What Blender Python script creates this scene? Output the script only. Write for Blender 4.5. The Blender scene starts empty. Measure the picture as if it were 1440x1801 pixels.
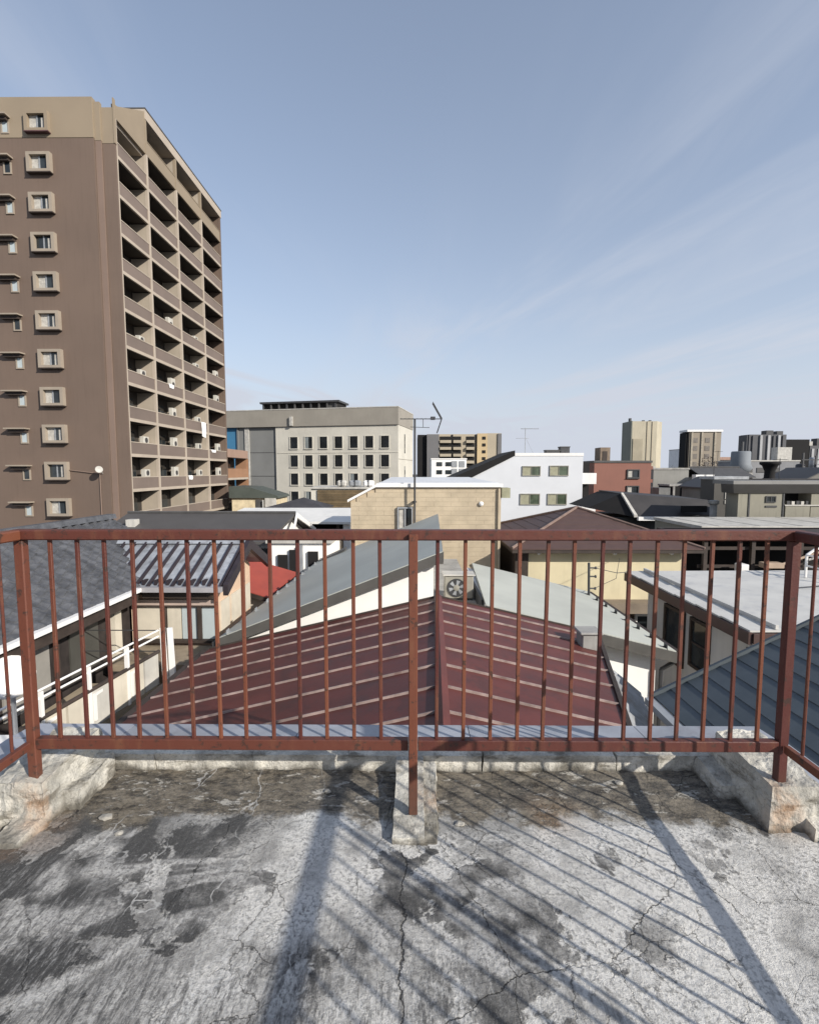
import bpy, bmesh, math, random
from mathutils import Vector, noise as mnoise
random.seed(7)
R = math.radians
S = bpy.context.scene
COL = S.collection
EYE = 10.0            # eye height above the street; all z below are given relative to the eye

# ------------------------------------------------------------------ camera
cd = bpy.data.cameras.new('camera'); cam = bpy.data.objects.new('camera', cd); COL.objects.link(cam)
cam.location = (0, 0, EYE); cam.rotation_euler = (R(90 - 4.72), 0, R(0.46))
cd.sensor_fit = 'HORIZONTAL'; cd.sensor_width = 36.0; cd.lens = 36.0 * 873 / 1440
cd.clip_start = 0.05; cd.clip_end = 3000
S.camera = cam
# ------------------------------------------------------------------ light
SUN_EL = 26.0
SUN_DIR = Vector((0.76 * math.cos(R(SUN_EL)), -0.65 * math.cos(R(SUN_EL)), math.sin(R(SUN_EL))))   # towards the sun
wd = bpy.data.worlds.new('World'); S.world = wd; wd.use_nodes = True
wt = wd.node_tree; wt.nodes.clear()
sun = bpy.data.lights.new('sun', 'SUN'); sun.energy = 5.0; sun.angle = R(0.5); sun.color = (1.0, 0.945, 0.86)
so = bpy.data.objects.new('sun', sun); COL.objects.link(so)
so.rotation_euler = SUN_DIR.to_track_quat('Z', 'Y').to_euler(); so.location = (20, -20, 40)
S.view_settings.view_transform = 'Standard'; S.view_settings.look = 'None'
S.view_settings.exposure = 0.15; S.view_settings.gamma = 1.0; S.view_settings.use_curve_mapping = False


# ------------------------------------------------------------------ node helper
class NT:
    def __init__(s, nt): s.t = nt
    def n(s, kind, **kw):
        x = s.t.nodes.new(kind)
        for k, v in kw.items(): setattr(x, k, v)
        return x
    def put(s, sock, v):
        if v is None: return
        if isinstance(v, bpy.types.NodeSocket): s.t.links.new(v, sock)
        else: sock.default_value = v
    def m(s, op, a, b=None, c=None, clamp=False):
        x = s.n('ShaderNodeMath', operation=op, use_clamp=clamp)
        s.put(x.inputs[0], a); s.put(x.inputs[1], b)
        if c is not None: s.put(x.inputs[2], c)
        return x.outputs[0]
    def v(s, op, a, b=None):
        x = s.n('ShaderNodeVectorMath', operation=op)
        s.put(x.inputs[0], a)
        if b is not None: s.put(x.inputs[1], b)
        return x.outputs[0]
    def noise(s, vec, scale, detail=5, rough=.55, dist=0.0, col=False):
        x = s.n('ShaderNodeTexNoise')
        s.put(x.inputs['Vector'], vec); s.put(x.inputs['Scale'], scale); s.put(x.inputs['Detail'], detail)
        s.put(x.inputs['Roughness'], rough); s.put(x.inputs['Distortion'], dist)
        return x.outputs['Color' if col else 'Fac']
    def voro(s, vec, scale, feature='DISTANCE_TO_EDGE', rnd=1.0, out='Distance'):
        x = s.n('ShaderNodeTexVoronoi', feature=feature)
        s.put(x.inputs['Vector'], vec); s.put(x.inputs['Scale'], scale); s.put(x.inputs['Randomness'], rnd)
        return x.outputs[out]
    def step(s, x, a, b):      # smooth 0..1 between a and b
        y = s.n('ShaderNodeMapRange', interpolation_type='SMOOTHSTEP')
        s.put(y.inputs['Value'], x); y.inputs['From Min'].default_value = a; y.inputs['From Max'].default_value = b
        return y.outputs[0]
    def mix(s, f, a, b, mode='MIX'):
        x = s.n('ShaderNodeMix', data_type='RGBA', blend_type=mode)
        s.put(x.inputs[0], f)
        for i, q in ((6, a), (7, b)):
            if isinstance(q, (tuple, list)) and len(q) == 3: q = (*q, 1)
            s.put(x.inputs[i], q)
        return x.outputs[2]
    def scale(s, vec, k):
        x = s.n('ShaderNodeMapping'); s.put(x.inputs['Vector'], vec); x.inputs['Scale'].default_value = k
        return x.outputs[0]
    def xyz(s, vec):
        x = s.n('ShaderNodeSeparateXYZ'); s.put(x.inputs[0], vec); return x.outputs
    def bump(s, h, strength, dist=0.01, nrm=None):
        x = s.n('ShaderNodeBump'); s.put(x.inputs['Height'], h)
        x.inputs['Strength'].default_value = strength; x.inputs['Distance'].default_value = dist
        if nrm is not None: s.put(x.inputs['Normal'], nrm)
        return x.outputs[0]


def new_mat(name):
    m = bpy.data.materials.new(name); m.use_nodes = True
    nt = m.node_tree; nt.nodes.clear(); N = NT(nt)
    o = N.n('ShaderNodeOutputMaterial'); b = N.n('ShaderNodeBsdfPrincipled')
    nt.links.new(b.outputs[0], o.inputs[0])
    return m, N, b


def hexc(r, g, b):
    f = lambda c: ((c / 255 + .055) / 1.055) ** 2.4 if c > 10 else c / 255 / 12.92
    return (f(r), f(g), f(b))


MATS = {}
def mat(name, col, rough=.75, var=.18, scale=1.5, bump=.15, bscale=60, bdist=.01, streak=0.0, metal=0.0, spec=.4,
        dirt=None, dirtamt=0.0, dscale=3.0, rnd=0.0):
    if name in MATS: return MATS[name]
    m, N, b = new_mat(name)
    P = N.n('ShaderNodeNewGeometry').outputs['Position']
    a = N.noise(P, scale, 6, .6)
    lo = tuple(c * (1 - var) for c in col); hi = tuple(min(1, c * (1 + var)) for c in col)
    c = N.mix(N.step(a, .3, .7), lo, hi)
    if streak:
        st = N.noise(N.scale(P, (7, 7, .45)), 1.0, 4, .6)
        c = N.mix(N.m('MULTIPLY', N.step(st, .48, .72), streak), c, tuple(q * .38 for q in col))
    if dirt:
        d = N.noise(P, dscale, 7, .65, .4)
        c = N.mix(N.m('MULTIPLY', N.step(d, .52, .66), dirtamt), c, dirt)
    if rnd:
        r = N.n('ShaderNodeObjectInfo').outputs['Random']
        k = N.m('MULTIPLY_ADD', r, 2 * rnd, 1 - rnd)
        x = N.n('ShaderNodeHueSaturation'); N.put(x.inputs['Color'], c); N.put(x.inputs['Value'], k); c = x.outputs[0]
    N.put(b.inputs['Base Color'], c)
    f = N.noise(P, bscale, 4, .6)
    N.put(b.inputs['Roughness'], N.m('MULTIPLY_ADD', a, .25, rough - .12))
    b.inputs['Metallic'].default_value = metal; b.inputs['Specular IOR Level'].default_value = spec
    if bump: N.put(b.inputs['Normal'], N.bump(f, bump, bdist))
    MATS[name] = m; return m


def glass(name, col=(.02, .024, .026), rough=.06):
    if name in MATS: return MATS[name]
    m, N, b = new_mat(name)
    P = N.n('ShaderNodeNewGeometry').outputs['Position']
    N.put(b.inputs['Base Color'], N.mix(N.step(N.noise(P, .9, 3), .4, .6), col, tuple(c * 1.7 for c in col)))
    b.inputs['Roughness'].default_value = rough; b.inputs['Specular IOR Level'].default_value = .5
    N.put(b.inputs['Normal'], N.bump(N.noise(P, 1.3, 2), .06, .05))
    MATS[name] = m; return m


# ------------------------------------------------------------------ world: clear winter sky with thin cirrus
W = NT(wt)
sky = W.n('ShaderNodeTexSky', sky_type='NISHITA', sun_disc=False)
sky.sun_elevation = R(SUN_EL); sky.sun_rotation = math.atan2(SUN_DIR.x, SUN_DIR.y)
sky.altitude = 30; sky.air_density = 1.0; sky.dust_density = 0.7; sky.ozone_density = 1.6
tc = W.n('ShaderNodeTexCoord').outputs['Generated']
dx, dy, dz = W.xyz(tc)
dzc = W.m('MAXIMUM', dz, .04)
cu = W.m('DIVIDE', dx, dzc); cv = W.m('DIVIDE', dy, dzc)
def cirrus(angle, scale, seed, lo, hi):
    a = R(angle); q = W.n('ShaderNodeCombineXYZ')
    W.put(q.inputs[0], W.m('SUBTRACT', W.m('MULTIPLY', cu, math.cos(a)), W.m('MULTIPLY', cv, math.sin(a))))
    W.put(q.inputs[1], W.m('MULTIPLY', W.m('ADD', W.m('MULTIPLY', cu, math.sin(a)), W.m('MULTIPLY', cv, math.cos(a))), .19))
    q.inputs[2].default_value = seed
    n1 = W.noise(q.outputs[0], scale, 8, .58, .7); n2 = W.noise(q.outputs[0], scale*.5, 2, .5)
    return W.m('MULTIPLY', W.step(n1, lo, hi), W.step(n2, .38, .6))
cl = W.m('MAXIMUM', cirrus(13, 1.15, 2.3, .40, .74), cirrus(-14, 1.1, 4.4, .42, .76))
veil = W.m('SUBTRACT', 1.0, W.m('EXPONENT', W.m('DIVIDE', -.195, W.m('MAXIMUM', dz, .03))))    # thin high haze, denser along longer sight lines
fac = W.m('MINIMUM', W.m('MULTIPLY_ADD', cl, .34, veil), 1.0)
cmix = W.mix(fac, sky.outputs[0], (3.75, 4.0, 4.55, 1))
bg = W.n('ShaderNodeBackground'); W.put(bg.inputs[0], cmix); bg.inputs[1].default_value = 0.15
wo = W.n('ShaderNodeOutputWorld'); wt.links.new(bg.outputs[0], wo.inputs[0])

# ------------------------------------------------------------------ mesh + object helpers
class MB:
    def __init__(s): s.v = []; s.f = []
    def add(s, vs, fs):
        k = len(s.v); s.v += [tuple(p) for p in vs]; s.f += [tuple(i + k for i in f) for f in fs]; return s
    def box(s, x0, x1, y0, y1, z0, z1):
        return s.add([(x0,y0,z0),(x1,y0,z0),(x1,y1,z0),(x0,y1,z0),(x0,y0,z1),(x1,y0,z1),(x1,y1,z1),(x0,y1,z1)],
                     [(3,2,1,0),(4,5,6,7),(0,1,5,4),(1,2,6,5),(2,3,7,6),(3,0,4,7)])
    def prism(s, poly, d):            # poly: list of 3d points, extruded by vector d
        n = len(poly); a = [Vector(p) for p in poly]; b = [p + Vector(d) for p in a]
        return s.add(a + b, [tuple(range(n))[::-1], tuple(range(n, 2 * n))] + [(i, (i + 1) % n, n + (i + 1) % n, n + i) for i in range(n)])
    def plate(s, p, t):               # four top corners, thickness t downwards
        return s.prism(p, (0, 0, -t))
    def tube(s, a, b, r, n=8, r2=None):
        a, b = Vector(a), Vector(b); d = (b - a).normalized(); r2 = r if r2 is None else r2
        u = d.orthogonal().normalized(); w = d.cross(u)
        vs = [a + (u * math.cos(2*math.pi*i/n) + w * math.sin(2*math.pi*i/n)) * r for i in range(n)]
        vs += [b + (u * math.cos(2*math.pi*i/n) + w * math.sin(2*math.pi*i/n)) * r2 for i in range(n)]
        return s.add(vs, [tuple(range(n))[::-1], tuple(range(n, 2*n))] + [(i, (i+1) % n, n + (i+1) % n, n + i) for i in range(n)])
    def path(s, pts, r, n=6):
        for a, b in zip(pts[:-1], pts[1:]): s.tube(a, b, r, n)
        return s
    def disc(s, c, axis, prof, n=20):  # lathe: profile of (radius, height along axis)
        c = Vector(c); d = Vector(axis).normalized(); u = d.orthogonal().normalized(); w = d.cross(u)
        vs = []; m = len(prof)
        for r, h in prof:
            vs += [c + d * h + (u * math.cos(2*math.pi*i/n) + w * math.sin(2*math.pi*i/n)) * r for i in range(n)]
        fs = [(j*n+i, j*n+(i+1) % n, (j+1)*n+(i+1) % n, (j+1)*n+i) for j in range(m-1) for i in range(n)]
        return s.add(vs, fs + [tuple(range(n))[::-1], tuple(range((m-1)*n, m*n))])
    def mesh(s, name, m, off, smooth=False):
        me = bpy.data.meshes.new(name); me.from_pydata([(x - off[0], y - off[1], z - off[2]) for x, y, z in s.v], [], s.f)
        bm = bmesh.new(); bm.from_mesh(me); bmesh.ops.recalc_face_normals(bm, faces=bm.faces); bm.to_mesh(me); bm.free()
        me.materials.append(m)
        if smooth:
            for p in me.polygons: p.use_smooth = True
        return me


POS = {}
def props(o, label, cat, group=None, kind=None):
    if label: o['label'] = label
    if cat: o['category'] = cat
    if group: o['group'] = group
    if kind: o['kind'] = kind
    return o

def thing(name, label, cat, loc, rz=0.0, group=None):
    o = bpy.data.objects.new(name, None); COL.objects.link(o); o.empty_display_size = .2
    o.location = (loc[0], loc[1], loc[2] + EYE); o.rotation_euler = (0, 0, rz)
    POS[o] = Vector((0, 0, 0)) if rz else Vector(loc)
    return props(o, label, cat, group)

def place(parent, name, me, origin):
    o = bpy.data.objects.new(name, me); COL.objects.link(o); origin = Vector(origin)
    if parent is None: o.location = origin + Vector((0, 0, EYE))
    else: o.parent = parent; o.location = origin - POS[parent]
    POS[o] = origin
    return o

def part(parent, name, mb, m, smooth=False):
    off = POS[parent] if parent is not None else Vector((0, 0, 0))
    return place(parent, name, mb.mesh(name, m, off, smooth), off)

BOX = {}
def B(parent, name, x0, x1, y0, y1, z0, z1, m, bev=0.0):
    x0, x1 = min(x0, x1), max(x0, x1); y0, y1 = min(y0, y1), max(y0, y1); z0, z1 = min(z0, z1), max(z0, z1)
    key = (round(x1-x0, 3), round(y1-y0, 3), round(z1-z0, 3), m.name, bev)
    me = BOX.get(key)
    c = Vector(((x0+x1)/2, (y0+y1)/2, (z0+z1)/2))
    if me is None:
        me = MB().box(x0, x1, y0, y1, z0, z1).mesh(name, m, c)
        if bev:
            bm = bmesh.new(); bm.from_mesh(me); bmesh.ops.bevel(bm, geom=bm.edges[:], offset=bev, segments=1, affect='EDGES'); bm.to_mesh(me); bm.free()
        BOX[key] = me
    return place(parent, name, me, c)

def struct(name, mb, m, smooth=False):
    o = part(None, name, mb, m, smooth); o['kind'] = 'structure'; return o

def single(name, mb, m, label, cat, group=None, smooth=False):
    return props(part(None, name, mb, m, smooth), label, cat, group)

def window_y(root, x0, x1, z0, z1, y, fm, gm, mull=1, fw=.05, sill=False, depth=.08, hbar=False, curtain=None):
    """window on a wall that faces -y at y"""
    w = part(root, 'window', MB().box(x0, x0+fw, y-depth, y+.02, z0, z1).box(x1-fw, x1, y-depth, y+.02, z0, z1)
             .box(x0+fw, x1-fw, y-depth, y+.02, z0, z0+fw).box(x0+fw, x1-fw, y-depth, y+.02, z1-fw, z1), fm)
    n = mull + 1
    for i in range(n):
        a = x0 + fw + (x1-x0-2*fw)*i/n; b = x0 + fw + (x1-x0-2*fw)*(i+1)/n
        B(w, 'pane', a+.012, b-.012, y-.03-.012*(i % 2), y-.02-.012*(i % 2), z0+fw, z1-fw, curtain if (curtain and i % 2 == 0) else gm)
        if i: B(w, 'mullion', a-.02, a+.02, y-depth*.8, y-.01, z0+fw, z1-fw, fm)
    if hbar: B(w, 'transom', x0+fw, x1-fw, y-depth*.8, y-.01, (z0+z1)/2-.015, (z0+z1)/2+.015, fm)
    if sill: B(w, 'sill', x0-.05, x1+.05, y-depth-.06, y+.01, z0-.06, z0-.003, fm)
    return w

def window_x(root, y0, y1, z0, z1, x, sgn, fm, gm, mull=1, fw=.05, depth=.07, hbar=False):
    """window on a wall that faces +x (sgn 1) or -x (sgn -1) at x"""
    a, b = (x-.02, x+depth) if sgn > 0 else (x-depth, x+.02)
    w = part(root, 'window', MB().box(a, b, y0, y0+fw, z0, z1).box(a, b, y1-fw, y1, z0, z1)
             .box(a, b, y0+fw, y1-fw, z0, z0+fw).box(a, b, y0+fw, y1-fw, z1-fw, z1), fm)
    for i in range(mull+1):
        p = y0+fw+(y1-y0-2*fw)*i/(mull+1); q = y0+fw+(y1-y0-2*fw)*(i+1)/(mull+1)
        g = x + sgn*(.025+.012*(i % 2))
        B(w, 'pane', g-.005, g+.005, p+.012, q-.012, z0+fw, z1-fw, gm)
        if i: B(w, 'mullion', min(x, x+sgn*depth*.8), max(x, x+sgn*depth*.8), p-.02, p+.02, z0+fw, z1-fw, fm)
    if hbar: B(w, 'transom', min(x, x+sgn*depth*.8), max(x, x+sgn*depth*.8), y0+fw, y1-fw, (z0+z1)/2-.02, (z0+z1)/2+.02, fm)
    return w

# ------------------------------------------------------------------ shared materials
GL = glass('window_glass'); GLD = glass('dark_far_glass', (.008, .009, .01), .35); GLG = glass('greenish_glass', (.06, .075, .05), .1); BLK = mat('black_recess', (.012, .011, .011), .9, .2)
CURT = mat('curtain_cloth', (.42, .4, .36), .9, .2, 6, .2, 30)
WHITE = mat('white_paint', (.78, .76, .73), .6, .05, .8, .05, 80, streak=.08)
GREYM = mat('grey_metal', (.33, .34, .35), .45, .12, 3, .05, 50, metal=.3)
DARKM = mat('dark_metal', (.05, .05, .052), .5, .2, 5, .05)
DBROWN = mat('dark_brown_wood', (.045, .033, .027), .7, .25, 4, .2, 40)
DGREY = mat('dark_grey_roofing', (.075, .072, .07), .6, .15, 2, .1, 60)
CONC = mat('grey_concrete', (.3, .29, .27), .85, .2, 2.2, .25, 60, streak=.25)
PALEC = mat('pale_concrete', (.46, .44, .4), .85, .15, 2, .2, 60, streak=.2)

# ================================================================== 1. the ground
GROUND = mat('street_asphalt', (.06, .06, .062), .9, .25, .6, .2, 30, dirt=(.14, .13, .12), dirtamt=.5, dscale=.4)
struct('ground', MB().add([(-900, -300, -EYE), (900, -300, -EYE), (900, 1500, -EYE), (-900, 1500, -EYE)], [(0, 1, 2, 3)]), GROUND)

# ================================================================== 2. the deck we stand on
def deck_material():
    m, N, b = new_mat('weathered_deck')
    P = N.n('ShaderNodeNewGeometry').outputs['Position']
    px, py, pz = N.xyz(P)
    warp = N.v('SCALE', N.v('SUBTRACT', N.noise(P, 2.2, 5, .6, 0, True), (.5, .5, .5)))
    warp.node.inputs['Scale'].default_value = .34
    Q = N.v('ADD', P, warp)
    n1 = N.noise(P, 1.35, 8, .6, .15); mid = N.noise(P, 6.0, 9, .66, .1); fine = N.noise(P, 70, 5, .72)
    grit = N.noise(P, 240, 3, .75)
    bx = N.m('MULTIPLY', N.m('MINIMUM', N.m('MAXIMUM', px, -1.3), 1.0), .085)
    T = N.m('ADD', N.m('ADD', N.m('MULTIPLY', n1, .62), N.m('MULTIPLY', N.m('MULTIPLY_ADD', mid, 1.35, -.17), .38)), bx)
    # what is left of the old sealing coat, with flaking ragged edges
    fl = N.m('SUBTRACT', N.noise(P, 2.3, 12, .66, .25), N.m('MULTIPLY', bx, .55))
    sharp = N.step(fl, .545, .572); soft = N.step(N.m('ADD', fl, N.m('MULTIPLY', N.m('SUBTRACT', mid, .5), .25)), .47, .66)
    wsoft = N.step(N.noise(P, 1.9, 3), .42, .58)
    coat = N.m('ADD', N.m('MULTIPLY', sharp, N.m('SUBTRACT', 1.0, wsoft)), N.m('MULTIPLY', soft, wsoft)); rim = N.m('MULTIPLY', N.step(fl, .515, .545), N.m('SUBTRACT', 1.0, coat))
    T = N.m('ADD', T, N.m('ADD', N.m('MULTIPLY', coat, -.21), N.m('MULTIPLY', rim, .05)))
    c = N.mix(N.step(T, .27, .44), (.078, .076, .073), (.33, .32, .30))
    c = N.mix(N.step(T, .43, .60), c, (.70, .68, .635))
    # chalky swirls of thin mortar wash
    sw_ = N.noise(P, 1.25, 4, .55, 1.1)
    wash = N.m('MULTIPLY', N.m('SUBTRACT', 1.0, N.step(N.m('ABSOLUTE', N.m('SUBTRACT', sw_, .5)), .006, .05)), N.step(mid, .36, .56))
    c = N.mix(N.m('MULTIPLY', wash, .62), c, (.72, .70, .66))
    # scuffed, brushed grain near the camera and on the left
    st = N.n('ShaderNodeMapping'); N.put(st.inputs['Vector'], P); st.inputs['Rotation'].default_value = (0, 0, R(-28)); st.inputs['Scale'].default_value = (60, 13, 1)
    br = N.noise(st.outputs[0], 1.0, 6, .8)
    near = N.m('MULTIPLY', N.step(N.m('MULTIPLY_ADD', px, -.22, N.m('MULTIPLY', py, -.9)), -1.65, -.95), N.step(N.noise(P, 2.1, 4), .34, .5))
    c = N.mix(N.m('MULTIPLY', N.m('MULTIPLY', N.step(br, .46, .62), near), .75), c, (.045, .045, .046))
    c = N.mix(N.m('MULTIPLY', N.m('MULTIPLY', N.step(br, .50, .36), near), .45), c, (.6, .59, .57))
    # silt and moss gathered along the kerb
    k = N.m('ADD', py, N.m('MULTIPLY', N.m('SUBTRACT', N.noise(P, 3.4, 9, .66), .5), .62))
    kb = N.step(k, 1.98, 2.06)
    silt = N.mix(N.step(N.noise(N.scale(P, (9, 18, 5)), 1.4, 8, .78), .36, .62), (.032, .026, .02), (.23, .195, .145))
    c = N.mix(N.m('MULTIPLY', kb, .93), c, silt)
    pale = N.step(N.noise(N.scale(P, (5, 11, 2)), 1.6, 8, .72, .2), .56, .6)
    c = N.mix(N.m('MULTIPLY', N.m('MULTIPLY', pale, kb), .7), c, (.56, .53, .47))
    cm = coat
    # rust bleeding from the post feet
    for (rx, ry, rr) in ((-1.58, 1.93, .20), (-.03, 2.02, .1), (1.50, 2.0, .13), (.62, 2.05, .22)):
        dd = N.v('LENGTH', N.v('SUBTRACT', N.v('MULTIPLY', Q, (1, 1, 0)), (rx, ry, 0)))
        ln = dd.node.outputs['Value']
        rs = N.m('MULTIPLY', N.m('SUBTRACT', 1.0, N.step(ln, .02, rr)), N.step(mid, .3, .6))
        c = N.mix(N.m('MULTIPLY', rs, .38), c, (.34, .2, .1))
    # pale scratches
    sc = N.n('ShaderNodeMapping'); N.put(sc.inputs['Vector'], Q); sc.inputs['Rotation'].default_value = (0, 0, R(38)); sc.inputs['Scale'].default_value = (1.1, .16, 1)
    sl = N.voro(sc.outputs[0], 3.1)
    sm = N.m('MULTIPLY', N.m('SUBTRACT', 1.0, N.step(sl, .004, .014)), N.step(N.noise(P, 1.7, 3), .47, .6))
    c = N.mix(N.m('MULTIPLY', N.m('MULTIPLY', sm, N.step(px, .1, -.5)), .7), c, (.62, .61, .58))
    # cracks
    cw = N.v('ADD', P, N.v('SCALE', N.v('SUBTRACT', N.noise(P, 7, 6, .65, 0, True), (.5, .5, .5))))
    cw.node.inputs[1].links[0].from_node.inputs['Scale'].default_value = .11
    k1 = N.voro(N.scale(cw, (1, .55, 1)), 1.55); k2 = N.voro(cw, 4.6)
    br1 = N.m('MULTIPLY', N.m('SUBTRACT', 1.0, N.step(k1, .0006, .0026)), N.step(N.noise(P, 2.3, 3), .46, .6))
    br2 = N.m('MULTIPLY', N.m('SUBTRACT', 1.0, N.step(k2, .002, .009)), N.step(N.noise(P, 3.1, 3), .52, .62))
    cwx = N.xyz(cw)[0]
    seam = N.m('ABSOLUTE', N.m('ADD', cwx, .035))       # the long crack running back from the middle plinth
    br3 = N.m('MULTIPLY', N.m('SUBTRACT', 1.0, N.step(seam, .0012, .0045)), N.step(py, 1.9, 1.82))
    crk = N.m('MAXIMUM', N.m('MAXIMUM', br1, br3), N.m('MULTIPLY', br2, .7))
    c = N.mix(N.m('MULTIPLY', crk, .85), c, (.03, .03, .03))
    # grit speckle
    c = N.mix(N.m('MULTIPLY', N.m('MULTIPLY', N.step(grit, .55, .70), N.step(n1, .34, .6)), .4), c, (.045, .043, .04))
    c = N.mix(N.m('MULTIPLY', N.step(grit, .44, .28), .3), c, (.66, .65, .63))
    c = N.mix(N.m('MULTIPLY', N.m('MULTIPLY', N.step(fine, .46, .62), N.step(mid, .3, .62)), .62), c, (.06, .06, .058))
    c = N.mix(N.m('MULTIPLY', N.step(N.noise(P, 38, 5, .75), .57, .66), .5), c, (.05, .05, .048))
    N.put(b.inputs['Base Color'], c)
    b.inputs['Roughness'].default_value = .9; b.inputs['Specular IOR Level'].default_value = .25
    h = N.m('ADD', N.m('MULTIPLY', fine, .5), N.m('MULTIPLY', grit, .28))
    h = N.m('SUBTRACT', N.m('ADD', h, N.m('MULTIPLY', mid, .7)), N.m('MULTIPLY', crk, .9))
    h = N.m('ADD', h, N.m('MULTIPLY', cm, .35)); h = N.m('ADD', h, N.m('MULTIPLY', N.m('MULTIPLY', br, near), .4))
    h = N.m('ADD', h, N.m('MULTIPLY', pale, N.m('MULTIPLY', kb, .5)))
    N.put(b.inputs['Normal'], N.bump(h, .85, .013))
    return m
DECK = deck_material()
DZ = -1.5
def deck_h(x, y):
    v = mnoise.noise(Vector((x*1.7, y*1.7, 3.1)))*.006 + mnoise.noise(Vector((x*6, y*6, 1.3)))*.0028 + mnoise.noise(Vector((x*19, y*19, 5.3)))*.0014
    if y > 2.0: v += (y-2.0)*.035*(1+mnoise.noise(Vector((x*5, y*9, 8.8))))
    return DZ + v
xs = [-1.95 + i*.0167 for i in range(226)]; ys = [-2.4 + i*.2 for i in range(17)] + [.98 + i*.0167 for i in range(87)]
mb = MB()
mb.v = [(x, y, deck_h(x, y)) for y in ys for x in xs]; nx = len(xs)
mb.f = [(j*nx+i, j*nx+i+1, (j+1)*nx+i+1, (j+1)*nx+i) for j in range(len(ys)-1) for i in range(nx-1)]
struct('deck_floor', mb, DECK, True)
RENDER = mat('stained_render', (.4, .38, .34), .85, .15, 1.5, .2, 40, streak=.4)
hb = thing('host_building', 'rendered building under the flat deck behind the red railing', 'building', (-.1, .1, -EYE))
B(hb, 'wall', -2.04, 1.84, -2.5, 2.56, -EYE, DZ-.03, RENDER)

def rough_mesh(x0, x1, y0, y1, z0, z1, m, seed, amp, cut=.03, taper=0.0, skew=0.0, fall=0.0):
    """concrete lump: finely cut block with chipped, uneven faces"""
    bm = bmesh.new(); bmesh.ops.create_cube(bm, size=1)
    for v in bm.verts:
        t = v.co.z + .5
        v.co.x = (x0+x1)/2 + v.co.x*(x1-x0)*(1-taper*t) + skew*(v.co.y)*(x1-x0); v.co.y = (y0+y1)/2 + v.co.y*(y1-y0)*(1-taper*t*.6); v.co.z = z0 + t*(z1-z0)
        v.co.z -= fall*t*max(0.0, (y1-v.co.y)/(y1-y0))
    n = 5
    for it in range(n):
        es = [e for e in bm.edges if e.calc_length() > cut]
        if not es: break
        bmesh.ops.subdivide_edges(bm, edges=es, cuts=1, use_grid_fill=True)
    bmesh.ops.triangulate(bm, faces=bm.faces[:]); bm.normal_update()
    for v in bm.verts:
        p = v.co*9 + Vector((seed*3.7, seed*1.9, seed)); q = v.co*30 + Vector((seed, 0, 0))
        v.co += v.normal*(mnoise.noise(p)*amp + mnoise.noise(q)*amp*.55 - abs(mnoise.noise(p*.6))*amp + mnoise.noise(q*2.7)*amp*.25)
    me = bpy.data.meshes.new('concrete'); bm.to_mesh(me); bm.free(); me.materials.append(m)
    return me

def kerb_material(name, base, rust):
    m, N, b = new_mat(name)
    P = N.n('ShaderNodeNewGeometry').outputs['Position']; px, py, pz = N.xyz(P)
    a = N.noise(P, 7, 7, .65, .3); f = N.noise(P, 90, 4, .7)
    c = N.mix(N.step(a, .3, .7), tuple(q*.62 for q in base), tuple(min(1, q*1.2) for q in base))
    c = N.mix(N.m('MULTIPLY', N.step(N.noise(N.scale(P, (4, 4, 14)), 1.3, 5, .65), .52, .66), .75), c, (.12, .105, .08))
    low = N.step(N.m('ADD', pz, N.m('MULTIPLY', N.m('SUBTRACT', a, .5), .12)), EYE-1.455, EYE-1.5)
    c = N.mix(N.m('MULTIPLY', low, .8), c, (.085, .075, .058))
    if rust:
        for (rx, ry, rr) in ((-1.6, 1.98, .13), (.06, 2.12, .11), (1.55, 1.98, .12)):
            ln = N.v('LENGTH', N.v('SUBTRACT', N.v('MULTIPLY', P, (1, 1, 0)), (rx, ry, 0))).node.outputs['Value']
            rs = N.m('MULTIPLY', N.m('SUBTRACT', 1.0, N.step(ln, .03, rr)), N.step(a, .38, .62))
            c = N.mix(N.m('MULTIPLY', rs, .6), c, (.27, .13, .05))
    c = N.mix(N.m('MULTIPLY', N.step(f, .5, .68), .4), c, (.1, .095, .085))
    N.put(b.inputs['Base Color'], c); b.inputs['Roughness'].default_value = .92; b.inputs['Specular IOR Level'].default_value = .2
    N.put(b.inputs['Normal'], N.bump(N.m('ADD', f, N.m('MULTIPLY', a, .8)), .7, .01))
    return m
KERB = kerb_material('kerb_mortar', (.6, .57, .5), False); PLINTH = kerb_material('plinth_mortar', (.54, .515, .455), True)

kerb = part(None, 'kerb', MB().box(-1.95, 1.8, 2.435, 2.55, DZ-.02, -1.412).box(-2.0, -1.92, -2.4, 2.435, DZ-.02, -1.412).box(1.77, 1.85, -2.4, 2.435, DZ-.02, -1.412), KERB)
kerb['kind'] = 'structure'
x = -1.9; i = 0
while x < 1.74:
    w = random.uniform(.45, .95); x1 = min(x+w, 1.76)
    me = rough_mesh(x+.0012, x1-.0012, 2.355+random.uniform(-.004, .004), 2.46, DZ-.01, -1.404+random.uniform(-.003, .002), KERB, i, .011, .02)
    place(kerb, 'mortar_block', me, (0, 0, 0))
    x = x1; i += 1
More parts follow.
